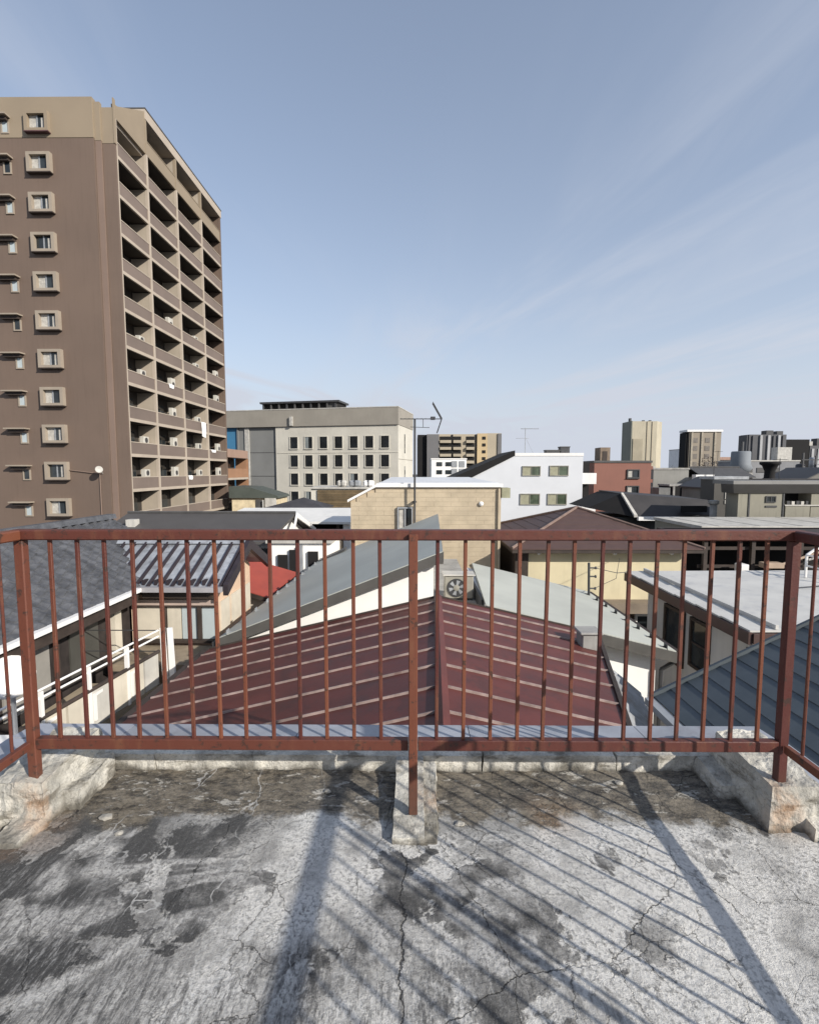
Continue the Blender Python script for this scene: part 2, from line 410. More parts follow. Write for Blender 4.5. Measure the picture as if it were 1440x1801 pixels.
# plinths that carry the posts
def plinth(label, blocks, seed, group=None):
    root = thing('post_plinth', label, 'plinth', (blocks[0][0], blocks[0][2], DZ))
    for j, (x0, x1, y0, y1, z1, tap, sk, amp, fa_) in enumerate(blocks):
        me = rough_mesh(x0, x1, y0, y1, DZ-.012, z1, PLINTH, seed+j*1.7, amp, .014, tap, sk, fa_)
        o = place(root, 'block', me, POS[root]); o.location = -POS[root]
    return root
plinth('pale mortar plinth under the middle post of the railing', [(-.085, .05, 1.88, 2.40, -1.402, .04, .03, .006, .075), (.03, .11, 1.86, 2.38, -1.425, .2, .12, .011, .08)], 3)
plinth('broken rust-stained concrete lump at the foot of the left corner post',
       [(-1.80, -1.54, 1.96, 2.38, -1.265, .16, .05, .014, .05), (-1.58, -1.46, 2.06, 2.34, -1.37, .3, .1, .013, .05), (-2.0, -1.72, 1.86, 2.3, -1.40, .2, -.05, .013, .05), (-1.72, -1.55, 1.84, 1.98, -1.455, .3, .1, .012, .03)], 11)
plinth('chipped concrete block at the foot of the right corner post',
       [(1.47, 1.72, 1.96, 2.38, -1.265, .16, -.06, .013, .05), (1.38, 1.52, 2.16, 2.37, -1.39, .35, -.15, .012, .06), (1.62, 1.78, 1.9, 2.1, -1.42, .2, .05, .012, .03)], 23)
# chips of mortar lying about
CHIP = mat('mortar_chip', (.33, .31, .27), .9, .2, 20, .3, 80)
for (x, y, s, lab) in ((-1.33, 2.02, .02, 'largest loose chip of mortar beside the left plinth'), (-1.22, 1.93, .013, 'small loose chip of mortar in front of the left plinth'),
                       (.2, 2.0, .015, 'loose chip of mortar just right of the middle plinth'), (-.4, 2.2, .013, 'loose chip of mortar left of the middle post shadow'),
                       (.98, 2.26, .016, 'loose chip of mortar under the kerb on the right')):
    bm = bmesh.new(); bmesh.ops.create_icosphere(bm, subdivisions=2, radius=1)
    z = deck_h(x, y)
    for v in bm.verts: v.co = Vector((v.co.x*s*1.3, v.co.y*s, v.co.z*s*.5))*(1+.5*mnoise.noise(v.co*1.8+Vector((x*9, y, 0))))
    me = bpy.data.meshes.new('chip'); bm.to_mesh(me); bm.free(); me.materials.append(CHIP)
    props(place(None, 'mortar_chip', me, (x, y, z+s*.28)), lab, 'debris', 'loose mortar chips on the deck')
# metal coping outside the kerb
COPE = mat('coping_sheet', (.36, .375, .41), .5, .14, 4, .08, 30, metal=.15, dirt=(.22, .2, .22), dirtamt=.6, dscale=2.2, rnd=.1)
cop = thing('parapet_coping', 'bluish grey sheet metal coping running outside the kerb', 'coping', (0, 2.5, -1.41))
xc = [-2.12, -1.55, -.62, .3, 1.22, 1.9]
for a, b_ in zip(xc[:-1], xc[1:]):
    part(cop, 'coping_sheet', MB().plate([(a+.002, 2.49, -1.398), (b_-.002, 2.49, -1.398), (b_-.002, 2.66, -1.412), (a+.002, 2.66, -1.412)], .02), COPE)
for x0, x1 in ((1.80, 1.93), (-2.12, -1.96)):
    for y0, y1 in ((-2.4, -.8), (-.8, .9), (.9, 2.48)):
        part(cop, 'coping_sheet', MB().plate([(x0, y0+.002, -1.396), (x1, y0+.002, -1.402), (x1, y1-.002, -1.402), (x0, y1-.002, -1.396)], .02), COPE)

# ================================================================== 3. the railing
def rail_material():
    m, N, b = new_mat('rusty_red_paint')
    P = N.n('ShaderNodeNewGeometry').outputs['Position']
    r = N.n('ShaderNodeObjectInfo').outputs['Random']
    a = N.noise(N.scale(P, (14, 14, 3.5)), 1.0, 6, .65, .4); f = N.noise(P, 120, 4, .7)
    c = N.mix(r, (.08, .022, .018), (.17, .058, .030))
    c = N.mix(N.m('MULTIPLY', N.step(a, .5, .68), .55), c, (.165, .068, .035))
    c = N.mix(N.m('MULTIPLY', N.step(N.noise(P, 26, 7, .74), .55, .63), .85), c, (.042, .026, .02))
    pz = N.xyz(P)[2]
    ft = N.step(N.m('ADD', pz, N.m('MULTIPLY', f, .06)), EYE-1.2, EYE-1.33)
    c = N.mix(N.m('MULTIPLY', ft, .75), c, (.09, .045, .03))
    N.put(b.inputs['Base Color'], c)
    N.put(b.inputs['Roughness'], N.m('MULTIPLY_ADD', a, .4, .32)); b.inputs['Specular IOR Level'].default_value = .4
    N.put(b.inputs['Normal'], N.bump(N.m('ADD', f, N.m('MULTIPLY', a, .9)), .35, .004))
    return m
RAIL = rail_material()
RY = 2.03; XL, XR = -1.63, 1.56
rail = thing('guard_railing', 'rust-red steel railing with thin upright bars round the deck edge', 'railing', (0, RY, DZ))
for a, b_ in ((XL-.021, -.021), (.019, XR+.021)):
    B(rail, 'bottom_rail', (a if a > -1 else XL+.021), (b_ if b_ < 1 else XR-.021), RY-.018, RY+.018, -1.184, -1.138, RAIL, .003)
B(rail, 'top_rail', XL-.03, XR+.03, RY-.027, RY+.027, -.283, -.241, RAIL, .005)
bar = MB().tube((0, 0, -.428), (0, 0, .428), .0062, 8).mesh('baluster', RAIL, (0, 0, 0))
for sx in (XL, XR):
    B(rail, 'top_rail', sx-.027, sx+.027, -2.3, RY-.029, -.283, -.241, RAIL, .005)
    B(rail, 'bottom_rail', sx-.013, sx+.013, -2.3, RY-.03, -1.178, -1.144, RAIL, .003)
    for y in (RY, .4, -1.2):
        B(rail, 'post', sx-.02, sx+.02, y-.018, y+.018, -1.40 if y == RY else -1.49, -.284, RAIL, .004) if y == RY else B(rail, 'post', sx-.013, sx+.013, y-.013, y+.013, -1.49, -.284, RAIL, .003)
    for j in range(37):
        y = RY - .113*(j+1)
        if min(abs(y-.4), abs(y+1.2)) > .04: place(rail, 'baluster', bar, (sx, y, -.71))
B(rail, 'post', -.0195, .0175, RY-.048, RY-.019, -1.45, -.255, RAIL, .003)
for i in range(13):
    for x in (-.137-.1145*i, .100+.1128*i):
        t = random.uniform(-.0015, .0015)
        B(rail, 'baluster', x-.0076+t, x+.0076+t, RY-.0065, RY+.0065, -1.141, -.28, RAIL, .002).rotation_euler = (random.gauss(0, .002), random.gauss(0, .0035), 0)

# ================================================================== 4. red standing seam roof right below
RED = mat('dark_red_roof_paint', (.105, .028, .022), .5, .2, 2.6, .12, 9, .02, rnd=.1, dirt=(.055, .024, .021), dirtamt=.6, dscale=2.4)
SEAM = mat('worn_seam_paint', (.27, .205, .185), .55, .35, 5, .1, dirt=(.13, .06, .05), dirtamt=.45, dscale=3)
rh = thing('red_roof_house', 'low gable house with dark red standing seam metal roof below the railing', 'house', (0, 5.3, -EYE))
rx = lambda y: .2 + .19*(y-2.9)/4.85
rex = lambda y: 2.03 + .28*(y-4.59)
def RL(y, d=0): return (-3.3, y, -2.0 - .236*(rx(y)+3.3) + d)
def RRt(y, d=0): return (rex(y), y, -2.0 - .232*(rex(y)-rx(y)) + d)
def RT(y, d=0): return (rx(y), y, -2.0 + d)
ysm = [2.95, 3.49, 3.99, 4.48, 5.0, 5.5, 6.0, 6.5, 7.02, 7.48, 7.78]
for a, b_ in zip(ysm[:-1], ysm[1:]):
    part(rh, 'roof_panel', MB().plate([RT(a), RT(b_), RL(b_), RL(a)], .03), RED)
    part(rh, 'roof_panel', MB().plate([RT(a), RRt(a), RRt(b_), RT(b_)], .03), RED)
for y in ysm[1:-1]:
    for f in (RL, RRt):
        part(rh, 'seam', MB().prism([(*RT(y-.009, -.01)[:2], -2.01), (*RT(y+.009, -.01)[:2], -2.01), (*RT(y+.006)[:2], -1.977), (*RT(y-.006)[:2], -1.977)],
             Vector(f(y)) - Vector(RT(y))), SEAM)
part(rh, 'ridge_cap', MB().plate([(rx(2.95)-.06, 2.95, -1.985), (rx(2.95), 2.95, -1.945), (rx(7.78), 7.78, -1.945), (rx(7.78)-.06, 7.78, -1.985)], .03)
     .plate([(rx(2.95), 2.95, -1.945), (rx(2.95)+.06, 2.95, -1.985), (rx(7.78)+.06, 7.78, -1.985), (rx(7.78), 7.78, -1.945)], .03), RED)
part(rh, 'verge_trim', MB().prism([RRt(2.95, .03), RRt(7.78, .03), RRt(7.78, -.12), RRt(2.95, -.12)], (.05, 0, 0)), DBROWN)
part(rh, 'verge_trim', MB().prism([RT(7.785, .02), RL(7.785, .02), RL(7.785, -.1), RT(7.785, -.1)], (0, .03, 0)), DBROWN)
part(rh, 'verge_trim', MB().prism([RT(7.785, .02), RRt(7.785, .02), RRt(7.785, -.1), RT(7.785, -.1)], (0, .03, 0)), DBROWN)
part(rh, 'gutter', MB().prism([RL(2.95, .0), RL(7.78, .0), RL(7.78, -.1), RL(2.95, -.1)], (-.09, 0, 0)), DBROWN)
BEIGEW = mat('beige_mortar_wall', (.42, .36, .28), .85, .12, 1.5, .15, 50, streak=.25)
part(rh, 'wall', MB().prism([(-3.0, 3.1, -2.9), (1.45, 3.1, -2.9), (2.6, 7.6, -2.9), (-3.0, 7.6, -2.9)], (0, 0, -EYE+2.9)), BEIGEW)
part(rh, 'gable', MB().prism([(-3.0, 7.55, -2.9), (2.6, 7.55, -2.9), (2.6, 7.55, -2.62), (.38, 7.55, -2.09), (-3.0, 7.55, -2.85)], (0, .05, 0)), BEIGEW)

bl = thing('vent_block', 'small weathered grey vent block at the right end of the red roof', 'vent', (2.52, 6.9, -2.55))
B(bl, 'shaft', 2.36, 2.62, 6.8, 7.06, -2.6, -2.29, CONC, .02); B(bl, 'cap', 2.33, 2.65, 6.77, 7.09, -2.288, -2.25, CONC, .01)

lt = thing('lean_to_roof', 'grey corrugated lean-to sheet between the red roof and the white wall', 'roof', (2.7, 5.3, -EYE))
mb = MB(); n = 28
for i in range(n):
    a = 4.5 + 1.6*i/n; b_ = 4.5 + 1.6*(i+1)/n; h = lambda k: .018*math.sin(k*math.pi/2)
    e = lambda y: rex(y)+.07
    mb.plate([(e(a), a, -2.5+h(i)), (e(a)+.36, a, -2.80+h(i)), (e(b_)+.36, b_, -2.80+h(i+1)), (e(b_), b_, -2.5+h(i+1))], .008)
part(lt, 'corrugated_sheet', mb, mat('old_grey_sheet', (.24, .245, .25), .6, .25, 4, .1, 30, dirt=(.12, .1, .08), dirtamt=.6))
for y in (4.6, 6.0): B(lt, 'post', rex(y)+.34, rex(y)+.4, y-.03, y+.03, -EYE, -2.83, DBROWN)

# ================================================================== 5. white house with grey sheet roofs
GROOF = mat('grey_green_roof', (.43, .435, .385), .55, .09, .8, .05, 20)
BRIGHT = mat('bright_white_wall', (.86, .84, .8), .7, .03, 1, .05, 60)
gh = thing('white_wall_house', 'bright white house with two grey-green sheet roofs and dark fascia', 'house', (.5, 11, -EYE))
lp = [(.48, 8.0, -1.30), (.72, 14.6, -1.26), (-2.83, 14.6, -2.66), (-3.22, 8.0, -2.75)]
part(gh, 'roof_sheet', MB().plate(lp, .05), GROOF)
part(gh, 'fascia', MB().prism([(.49, 7.96, -1.31), (-3.24, 7.96, -2.77), (-3.24, 7.96, -2.93), (.49, 7.96, -1.47)], (0, .07, 0)), mat('fascia_paint', (.085, .08, .072), .6, .12, 3, .1))
part(gh, 'fascia', MB().prism([(.49, 8.04, -1.38), (.73, 14.6, -1.34), (.73, 14.6, -1.5), (.49, 8.04, -1.52)], (-.06, 0, 0)), MATS['fascia_paint'])
part(gh, 'gutter', MB().prism([(-3.25, 8.03, -2.84), (-2.86, 14.6, -2.75), (-2.86, 14.6, -2.9), (-3.25, 8.03, -2.98)], (-.1, 0, 0)), DARKM)
part(gh, 'wall', MB().prism([(-2.98, 8.28, -EYE), (.34, 8.28, -EYE), (.34, 8.28, -1.47), (-2.98, 8.28, -2.8)], (0, 6.1, 0)), BRIGHT)
rp = [(1.2, 8.05, -2.2), (4.36, 8.05, -2.98), (4.2, 11.8, -2.89), (1.41, 11.8, -2.2)]
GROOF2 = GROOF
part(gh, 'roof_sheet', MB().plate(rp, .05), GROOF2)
part(gh, 'fascia', MB().prism([(1.2, 8.0, -2.215), (4.4, 8.0, -3.005), (4.4, 8.0, -3.18), (1.2, 8.0, -2.39)], (0, .07, 0)), MATS['fascia_paint'])
part(gh, 'fascia', MB().prism([(4.37, 8.05, -2.985), (4.21, 11.8, -2.895), (4.21, 11.8, -3.05), (4.37, 8.05, -3.14)], (.07, 0, 0)), DBROWN)
part(gh, 'wall', MB().prism([(1.25, 8.3, -EYE), (4.15, 8.3, -EYE), (4.15, 8.3, -2.99), (1.25, 8.3, -2.27)], (0, 3.3, 0)), BRIGHT)
B(gh, 'flat_roof', .36, 1.23, 8.9, 14.0, -EYE, -2.5, CONC)
part(gh, 'gusset', MB().prism([(1.2, 8.6, -2.26), (1.24, 8.6, -2.26), (1.24, 11.8, -2.26), (1.2, 11.8, -2.26)], (0, 0, -.3)), DARKM)
for i in range(11):   # snow stops along the two outer eaves
    t = i/10.5
    p = Vector(lp[3]).lerp(Vector(lp[2]), t) + Vector((.12, 0, .045))
    part(gh, 'snow_stop', MB().box(p.x, p.x+.012, p.y, p.y+.12, p.z-.02, p.z+.075).box(p.x, p.x+.09, p.y+.05, p.y+.07, p.z-.02, p.z+.04), GREYM)
    if i < 8:
        p = Vector(rp[1]).lerp(Vector(rp[2]), t*1.3) + Vector((-.16, 0, .04))
        part(gh, 'snow_stop', MB().box(p.x, p.x+.014, p.y, p.y+.1, p.z-.02, p.z+.07).box(p.x-.08, p.x, p.y+.04, p.y+.06, p.z-.02, p.z+.03), DARKM)
ac = thing('condenser_unit', 'off-white air conditioner unit between the two grey roofs', 'air conditioner', (.9, 9.6, -2.5))
ACW = mat('ac_enamel', (.27, .255, .215), .5, .1, 6, .03)
B(ac, 'case', .60, 1.16, 9.45, 9.78, -2.47, -2.02, ACW, .02)
part(ac, 'fan_guard', MB().disc((.83, 9.445, -2.25), (0, -1, 0), [(.18, 0), (.18, .012), (.16, .014), (.16, .004)], 28), DARKM)
part(ac, 'fan_hub', MB().disc((.83, 9.44, -2.25), (0, -1, 0), [(.06, 0), (.055, .02), (.02, .028)], 16), ACW)
for k in range(6):
    a = k*math.pi/3
    part(ac, 'fan_blade', MB().prism([(.83+.06*math.cos(a), 9.438, -2.25+.05*math.sin(a)), (.83+.15*math.cos(a), 9.438, -2.25+.15*math.sin(a)), (.83+.15*math.cos(a+.5), 9.432, -2.25+.15*math.sin(a+.5)), (.83+.06*math.cos(a+.6), 9.434, -2.25+.05*math.sin(a+.6))], (0, .004, 0)), GREYM)
B(ac, 'top_panel', .57, 1.19, 9.42, 9.81, -2.018, -1.99, PALEC, .006)
for x in (.66, 1.06): B(ac, 'foot', x, x+.06, 9.47, 9.76, -2.5, -2.471, DARKM)

# ================================================================== 6. beige block-faced building
BJ = mat('beige_joint', (.45, .37, .265), .9, .15, 3, .2)
BBLK = mat('beige_block', (.46, .38, .27), .85, .12, 1.6, .4, 30, .02, rnd=.015)
bb = thing('beige_building', 'beige block-faced building with white coping behind the grey roofs', 'building', (.4, 20, -EYE))
part(bb, 'wall', MB().prism([(-2.03, 16.03, -EYE), (2.82, 16.03, -EYE), (2.82, 16.03, -.52), (-1.22, 16.03, -.52), (-2.03, 16.03, -.95)], (0, 9, 0)), BJ)
row = 0; z = -4.1
while z < -.56:
    h = .148; off = (row % 2)*.27
    x = -2.03 - off; j = 0
    while x < 2.81:
        w = .54; a, b_ = max(x, -2.03), min(x+w, 2.82)
        lim = -1.22 - (-(z+h)-.52)*1.884 if z+h > -.95 else -2.03
        zt = min(z+h, -.525)
        skip = (b_ > -.53 and a < -.01 and zt > -1.9 and z < -1.14)
        if b_ - a > .06 and a >= lim-.3 and not skip:
            B(bb, 'block', max(a, lim)+.0018, b_-.0018, 16.0-random.choice((0, .002, .003)), 16.045, z+.002, zt-.0015, BBLK)
        elif skip and b_-a > .06:
            for p, q in ((a, min(b_, -.535)), (max(a, -.005), b_)):
                if q-p > .03: B(bb, 'block', p+.004, q-.004, 15.997, 16.045, z+.004, zt-.002, BBLK)
        x += w; j += 1
    z += h; row += 1
part(bb, 'coping', MB().box(-1.2, 2.86, 15.9, 25.05, -.515, -.40).prism([(-2.12, 15.9, -.92), (-1.2, 15.9, -.43), (-1.2, 15.9, -.51), (-2.12, 15.9, -1.0)], (0, 9.1, 0)), WHITE)
part(bb, 'roof_sheet', MB().plate([(-1.1, 16.1, -.38), (2.75, 16.1, -.38), (2.75, 24.9, -.3), (-1.1, 24.9, -.3)], .02), mat('white_roof_sheet', (.66, .66, .66), .5, .08, 1, .05))
window_y(bb, -.52, -.02, -1.88, -1.16, 16.0, GREYM, GL, 1, .045, True, .09, curtain=CURT)
B(bb, 'eave_box', 2.83, 3.1, 15.92, 16.5, -.86, -.54, mat('olive_box', (.3, .29, .19), .6, .15, 4))
part(bb, 'wall_vent', MB().disc((2.18, 15.99, -1.05), (0, -1, 0), [(.075, 0), (.075, .05), (.03, .08)], 14), WHITE)
B(bb, 'drain_pipe', 2.72, 2.79, 15.92, 15.98, -4.1, -.56, BBLK)

an = thing('television_antenna', 'tall dark mast with a pointed aerial beside the beige wall', 'antenna', (.04, 15.75, -2.6))
part(an, 'mast', MB().tube((.04, 15.75, -3.4), (.04, 15.75, 1.62), .032, 10), DARKM)
for z in (-2.7, -1.0): B(an, 'bracket', -.02, .1, 15.76, 15.995, z, z+.04, DARKM)
part(an, 'boom', MB().tube((-.42, 15.75, 1.63), (.86, 15.75, 1.63), .014), DARKM)
part(an, 'boom', MB().tube((-.1, 15.75, 1.38), (.5, 15.75, 1.36), .009).tube((.3, 15.75, 1.36), (.3, 15.75, 1.63), .009), DARKM)
B(an, 'amplifier', .53, .68, 15.7, 15.8, 1.6, 1.7, DARKM, .01)
for i, (e, n_) in enumerate((((.60, 2.12), 9), ((.74, 1.2), 9))):
    mb = MB()
    for k in range(n_):
        t = k/(n_-1); px_ = .88+(e[0]-.88)*t; pz_ = 1.63+(e[1]-1.63)*t
        mb.tube((px_, 15.45, pz_), (px_, 16.05, pz_), .006, 5)
    mb.tube((.88, 15.6, 1.63), (e[0], 15.6, e[1]), .016, 6).tube((.88, 15.9, 1.63), (e[0], 15.9, e[1]), .016, 6)
    part(an, 'reflector', mb, DARKM)
for k in range(7): part(an, 'element', MB().tube((-.4+.13*k, 15.62, 1.645), (-.4+.13*k, 15.88, 1.645), .005, 5), DARKM)

# ================================================================== 7. brown hip roof house with yellow walls
HROOF = mat('brown_hip_roof', (.088, .052, .044), .6, .1, 3, .12, 40, dirt=(.07, .045, .036), dirtamt=.4)
YEL = mat('yellow_wall', (.6, .525, .35), .8, .08, 1.2, .12, 40, streak=.08)
hh = thing('hip_roof_house', 'yellow-walled house under a reddish brown pyramid hip roof', 'house', (5.9, 18, -EYE))
E_ = [(3.0, 15.0), (8.85, 15.0), (8.85, 21.0), (3.0, 21.0)]; ap = (5.92, 18.0, -1.33); ez = -2.37
for i in range(4):
    (ax, ay), (bx_, by_) = E_[i], E_[(i+1) % 4]
    n = 9
    for k in range(n):      # lapped courses up the slope
        t0, t1 = k/n, (k+1)/n
        L = lambda x, y, t, d=0: (x+(ap[0]-x)*t, y+(ap[1]-y)*t, ez+(ap[2]-ez)*t+d)
        part(hh, 'roof_course', MB().plate([L(ax, ay, t0, .01), L(bx_, by_, t0, .01), L(bx_, by_, t1), L(ax, ay, t1)], .035), HROOF)
    part(hh, 'hip_cap', MB().tube((ax, ay, ez+.03), (ap[0], ap[1], ap[2]+.03), .045, 6), mat('hip_cap_metal', (.2, .14, .115), .5, .15, 4))
B(hh, 'eave_board', 3.02, 8.83, 15.02, 15.06, -2.50, -2.36, DBROWN); B(hh, 'eave_board', 3.02, 3.06, 15.07, 20.98, -2.5, -2.36, DBROWN); B(hh, 'eave_board', 8.79, 8.83, 15.07, 20.98, -2.5, -2.36, DBROWN)
B(hh, 'soffit', 3.07, 8.78, 15.07, 20.9, -2.47, -2.44, PALEC)
B(hh, 'wall', 3.62, 8.42, 15.5, 20.5, -4.1, -2.475, YEL)
B(hh, 'wall_base', 3.6, 8.44, 15.48, 20.52, -EYE, -4.102, mat('brown_wall_base', (.12, .095, .075), .8))
B(hh, 'timber_wall', 3.2, 3.61, 15.45, 20, -EYE, -2.476, DBROWN)
B(hh, 'canopy', 6.0, 8.5, 14.9, 15.47, -4.35, -4.05, mat('canopy_brown', (.2, .16, .12), .7))
window_y(hh, 7.0, 8.0, -5.2, -4.5, 15.475, WHITE, GL, 1, .07)
for x in (3.9, 6.25, 8.0):
    part(hh, 'soffit_lamp', MB().disc((x, 15.3, -2.475), (0, 0, -1), [(.05, 0), (.07, .04), (.06, .1), (.02, .13)], 12), WHITE, True)
sp = thing('service_pole', 'short dark cable pole with insulators in front of the yellow wall', 'pole', (4.05, 11.3, -2.95))
part(sp, 'pole', MB().tube((4.05, 11.3, -2.9), (4.03, 11.3, -2.1), .03), DARKM)
for z in (-2.22, -2.42, -2.7): part(sp, 'insulator', MB().tube((4.05, 11.3, z), (4.17, 11.3, z), .018).disc((4.19, 11.3, z-.03), (0, 0, 1), [(.025, 0), (.03, .03), (.02, .06)], 8), DARKM)
part(sp, 'cable', MB().path([(4.17, 11.3, -2.22), (4.8, 11.6, -2.4), (5.32, 12.2, -2.5)], .008).path([(4.17, 11.3, -2.7), (5.2, 12.6, -2.75), (6.4, 15.3, -2.7)], .007), DARKM)

# ================================================================== 8. left house: tiled roof wing and ribbed roof wing
TILE = mat('dark_grey_tile', (.085, .087, .094), .5, .3, 5, .3, 30, .02, dirt=(.05, .05, .055), dirtamt=.5, dscale=9, rnd=.12)
lh = thing('tiled_roof_house', 'dark timber house with weathered grey tiled roof at the left', 'house', (-6.8, 7.4, -EYE))
sl = .57; eX, eZ, rX, rZ = -5.0, -2.13, -6.86, -1.07
wcol = .262; NCO = 15
def tile_column(sign):
    mb = MB(); seg = 6; L = (eX-rX)
    for c in range(NCO):
        t0, t1 = c/NCO, (c+1)/NCO
        vs = []
        for t, up in ((t0, .03), (t1, .0)):
            for s in range(seg+1):
                u = s/seg; wv = .042*math.sin(u*2*math.pi) if u < .5 else .018*math.sin(u*2*math.pi)
                vs.append((sign*(-L*t), u*wcol, (rZ-eZ)*t + up + wv))
        for s in range(seg+1):
            x_, y_, z_ = vs[s]; vs.append((x_, y_, z_-.05))
        n = seg+1
        mb.add(vs, [(s, s+1, n+s+1, n+s) for s in range(seg)] + [(2*n+s, 2*n+s+1, s+1, s) for s in range(seg)])
    return mb
tcol = tile_column(1).mesh('tile_column', TILE, (0, 0, 0)); tcol2 = tile_column(-1).mesh('tile_column', TILE, (0, 0, 0))
for i in range(29):
    y = 3.55 + wcol*i
    place(lh, 'tile_column', tcol, (eX, y, eZ)); place(lh, 'tile_column', tcol2, (2*rX-eX, y, eZ))
part(lh, 'ridge_tile', MB().prism([(rX-.11, 3.5, rZ+.0), (rX+.11, 3.5, rZ), (rX+.08, 3.5, rZ+.1), (rX-.08, 3.5, rZ+.1)], (0, 7.7, 0)), TILE)
part(lh, 'roof_deck', MB().plate([(eX-.02, 3.55, eZ-.07), (eX-.02, 11.15, eZ-.07), (rX, 11.15, rZ-.07), (rX, 3.55, rZ-.07)], .06)
     .plate([(2*rX-eX, 3.55, eZ-.07), (rX, 3.55, rZ-.07), (rX, 11.15, rZ-.07), (2*rX-eX, 11.15, eZ-.07)], .06), DBROWN)
part(lh, 'gutter', MB().prism([(eX+.09, 3.55, eZ+.02), (eX+.09, 8.88, eZ+.02), (eX+.09, 8.88, eZ-.045), (eX+.09, 3.55, eZ-.045)], (-.1, 0, 0)), WHITE)
B(lh, 'fascia', eX-.07, eX-.03, 3.55, 8.88, eZ-.26, eZ-.055, DBROWN)
DWALL = mat('charred_boards', (.028, .022, .02), .8, .3, 6, .3, 40)
B(lh, 'wall', -8.3, -5.45, 3.7, 9.3, -EYE, -2.3, DWALL)
part(lh, 'gable', MB().prism([(-8.3, 11.1, -EYE), (-5.45, 11.1, -EYE), (-5.45, 11.1, -2.4), (rX, 11.1, rZ-.2), (-8.3, 11.1, -2.4)], (0, -1.75, 0)), DWALL)
for y in (4.3, 5.2, 6.0, 7.25): B(lh, 'wall_post', -5.448, -5.40, y, y+.09, -4.2, -2.3, DBROWN)
B(lh, 'wall_panel', -5.447, -5.42, 6.3, 7.15, -3.35, -2.42, mat('grey_wall_panel', (.26, .245, .22), .7, .1, 3)); B(lh, 'wall_panel', -5.447, -5.42, 7.6, 8.3, -3.3, -2.42, mat('dark_wall_panel', (.07, .068, .06), .5))
window_x(lh, 4.45, 5.1, -3.3, -2.5, -5.447, 1, DARKM, GL)
B(lh, 'corner_post', -5.44, -5.28, 8.55, 8.75, -4, -2.25, mat('cream_paint', (.55, .5, .41), .7, .1, 2, .1, 40, streak=.15))
CREAM = MATS['cream_paint']
# ribbed wing
RIBP = mat('grey_ribbed_roof', (.27, .285, .31), .45, .25, 4, .2, 30, dirt=(.1, .09, .095), dirtamt=.5, dscale=6, rnd=.1)
RIBD = mat('purple_grey_rib', (.03, .023, .027), .5, .2, 5, .1)
ww = thing('ribbed_roof_wing', 'low wing with dark ribbed metal roof and cream windows beside the tiled roof', 'house', (-4.6, 10, -EYE))
e0, e1 = (8.88, -2.12), (10.2, -1.47)
X0 = -6.4; k = 0; px0 = X0
while px0 < -3.5:
    p1 = min(px0+.222, -3.46)
    part(ww, 'roof_pan', MB().plate([(px0, e0[0], e0[1]), (p1, e0[0], e0[1]), (p1, e1[0], e1[1]), (px0, e1[0], e1[1])], .03), RIBP)
    part(ww, 'roof_pan', MB().plate([(px0, e1[0], e1[1]), (p1, e1[0], e1[1]), (p1, 11.5, -2.1), (px0, 11.5, -2.1)], .03), RIBP)
    part(ww, 'rib', MB().prism([(px0-.026, e0[0]-.01, e0[1]-.02), (px0+.026, e0[0]-.01, e0[1]-.02), (px0+.018, e0[0]-.01, e0[1]+.05), (px0-.018, e0[0]-.01, e0[1]+.05)], (0, e1[0]-e0[0], e1[1]-e0[1])), RIBD)
    part(ww, 'rib_end', MB().box(px0+.085, px0+.135, e0[0]+.05, e0[0]+.2, e0[1]+.02, e0[1]+.12), RIBD)
    px0 = p1
part(ww, 'ridge_cap', MB().prism([(-6.3, e1[0]-.12, e1[1]-.02), (-6.3, e1[0]+.12, e1[1]-.02), (-6.3, e1[0], e1[1]+.09)], (2.85, 0, 0)), RIBP)
part(ww, 'verge', MB().prism([(-3.46, e0[0]-.03, e0[1]+.06), (-3.46, e1[0], e1[1]+.07), (-3.46, e1[0], e1[1]-.14), (-3.46, e0[0]-.03, e0[1]-.14)], (.09, 0, 0)), RIBD)
part(ww, 'verge', MB().prism([(-3.46, 11.53, -2.04), (-3.46, e1[0], e1[1]+.07), (-3.46, e1[0], e1[1]-.14), (-3.46, 11.53, -2.25)], (.09, 0, 0)), RIBD)
part(ww, 'gutter', MB().box(-5.05, -3.47, 8.78, 8.875, -2.19, -2.10), mat('pale_gutter', (.3, .29, .3), .5))
PEACH = mat('peach_wall', (.58, .42, .3), .8, .08, 1.5, .1, 40); TAN = mat('tan_board', (.4, .3, .22), .75, .12, 3, .1)
B(ww, 'eave_board', -5.0, -3.8, 8.95, 9.1, -2.33, -2.215, DBROWN)
B(ww, 'wall', -5.4, -3.82, 9.28, 11.2, -EYE, -2.25, PEACH)
part(ww, 'gable', MB().prism([(-3.81, 9.28, -EYE), (-3.81, 9.28, -2.1), (-3.81, e1[0], e1[1]-.1), (-3.81, 11.2, -2.1), (-3.81, 11.2, -EYE)], (.06, 0, 0)), PEACH)
B(ww, 'band_board', -5.3, -3.78, 9.2, 9.275, -2.42, -2.335, TAN, .004); B(ww, 'band_board', -5.3, -3.76, 9.16, 9.275, -2.53, -2.425, mat('pinkish_board', (.42, .33, .28), .7))
B(ww, 'window_head', -5.3, -3.74, 9.18, 9.27, -2.57, -2.535, DBROWN)
PALEB = mat('pale_blue_pane', (.42, .47, .48), .35, .06, 2, 0)
for a, b_, m_ in ((-5.28, -4.78, CREAM), (-4.7, -4.42, CREAM), (-4.42, -4.12, PALEB), (-4.04, -3.78, PALEB)):
    w = B(ww, 'window_pane', a+.01, b_-.01, 9.235, 9.275, -3.2, -2.575, m_)
for a in (-4.78, -4.1): B(ww, 'window_post', a+.0, a+.075, 9.19, 9.278, -3.2, -2.572, DBROWN)
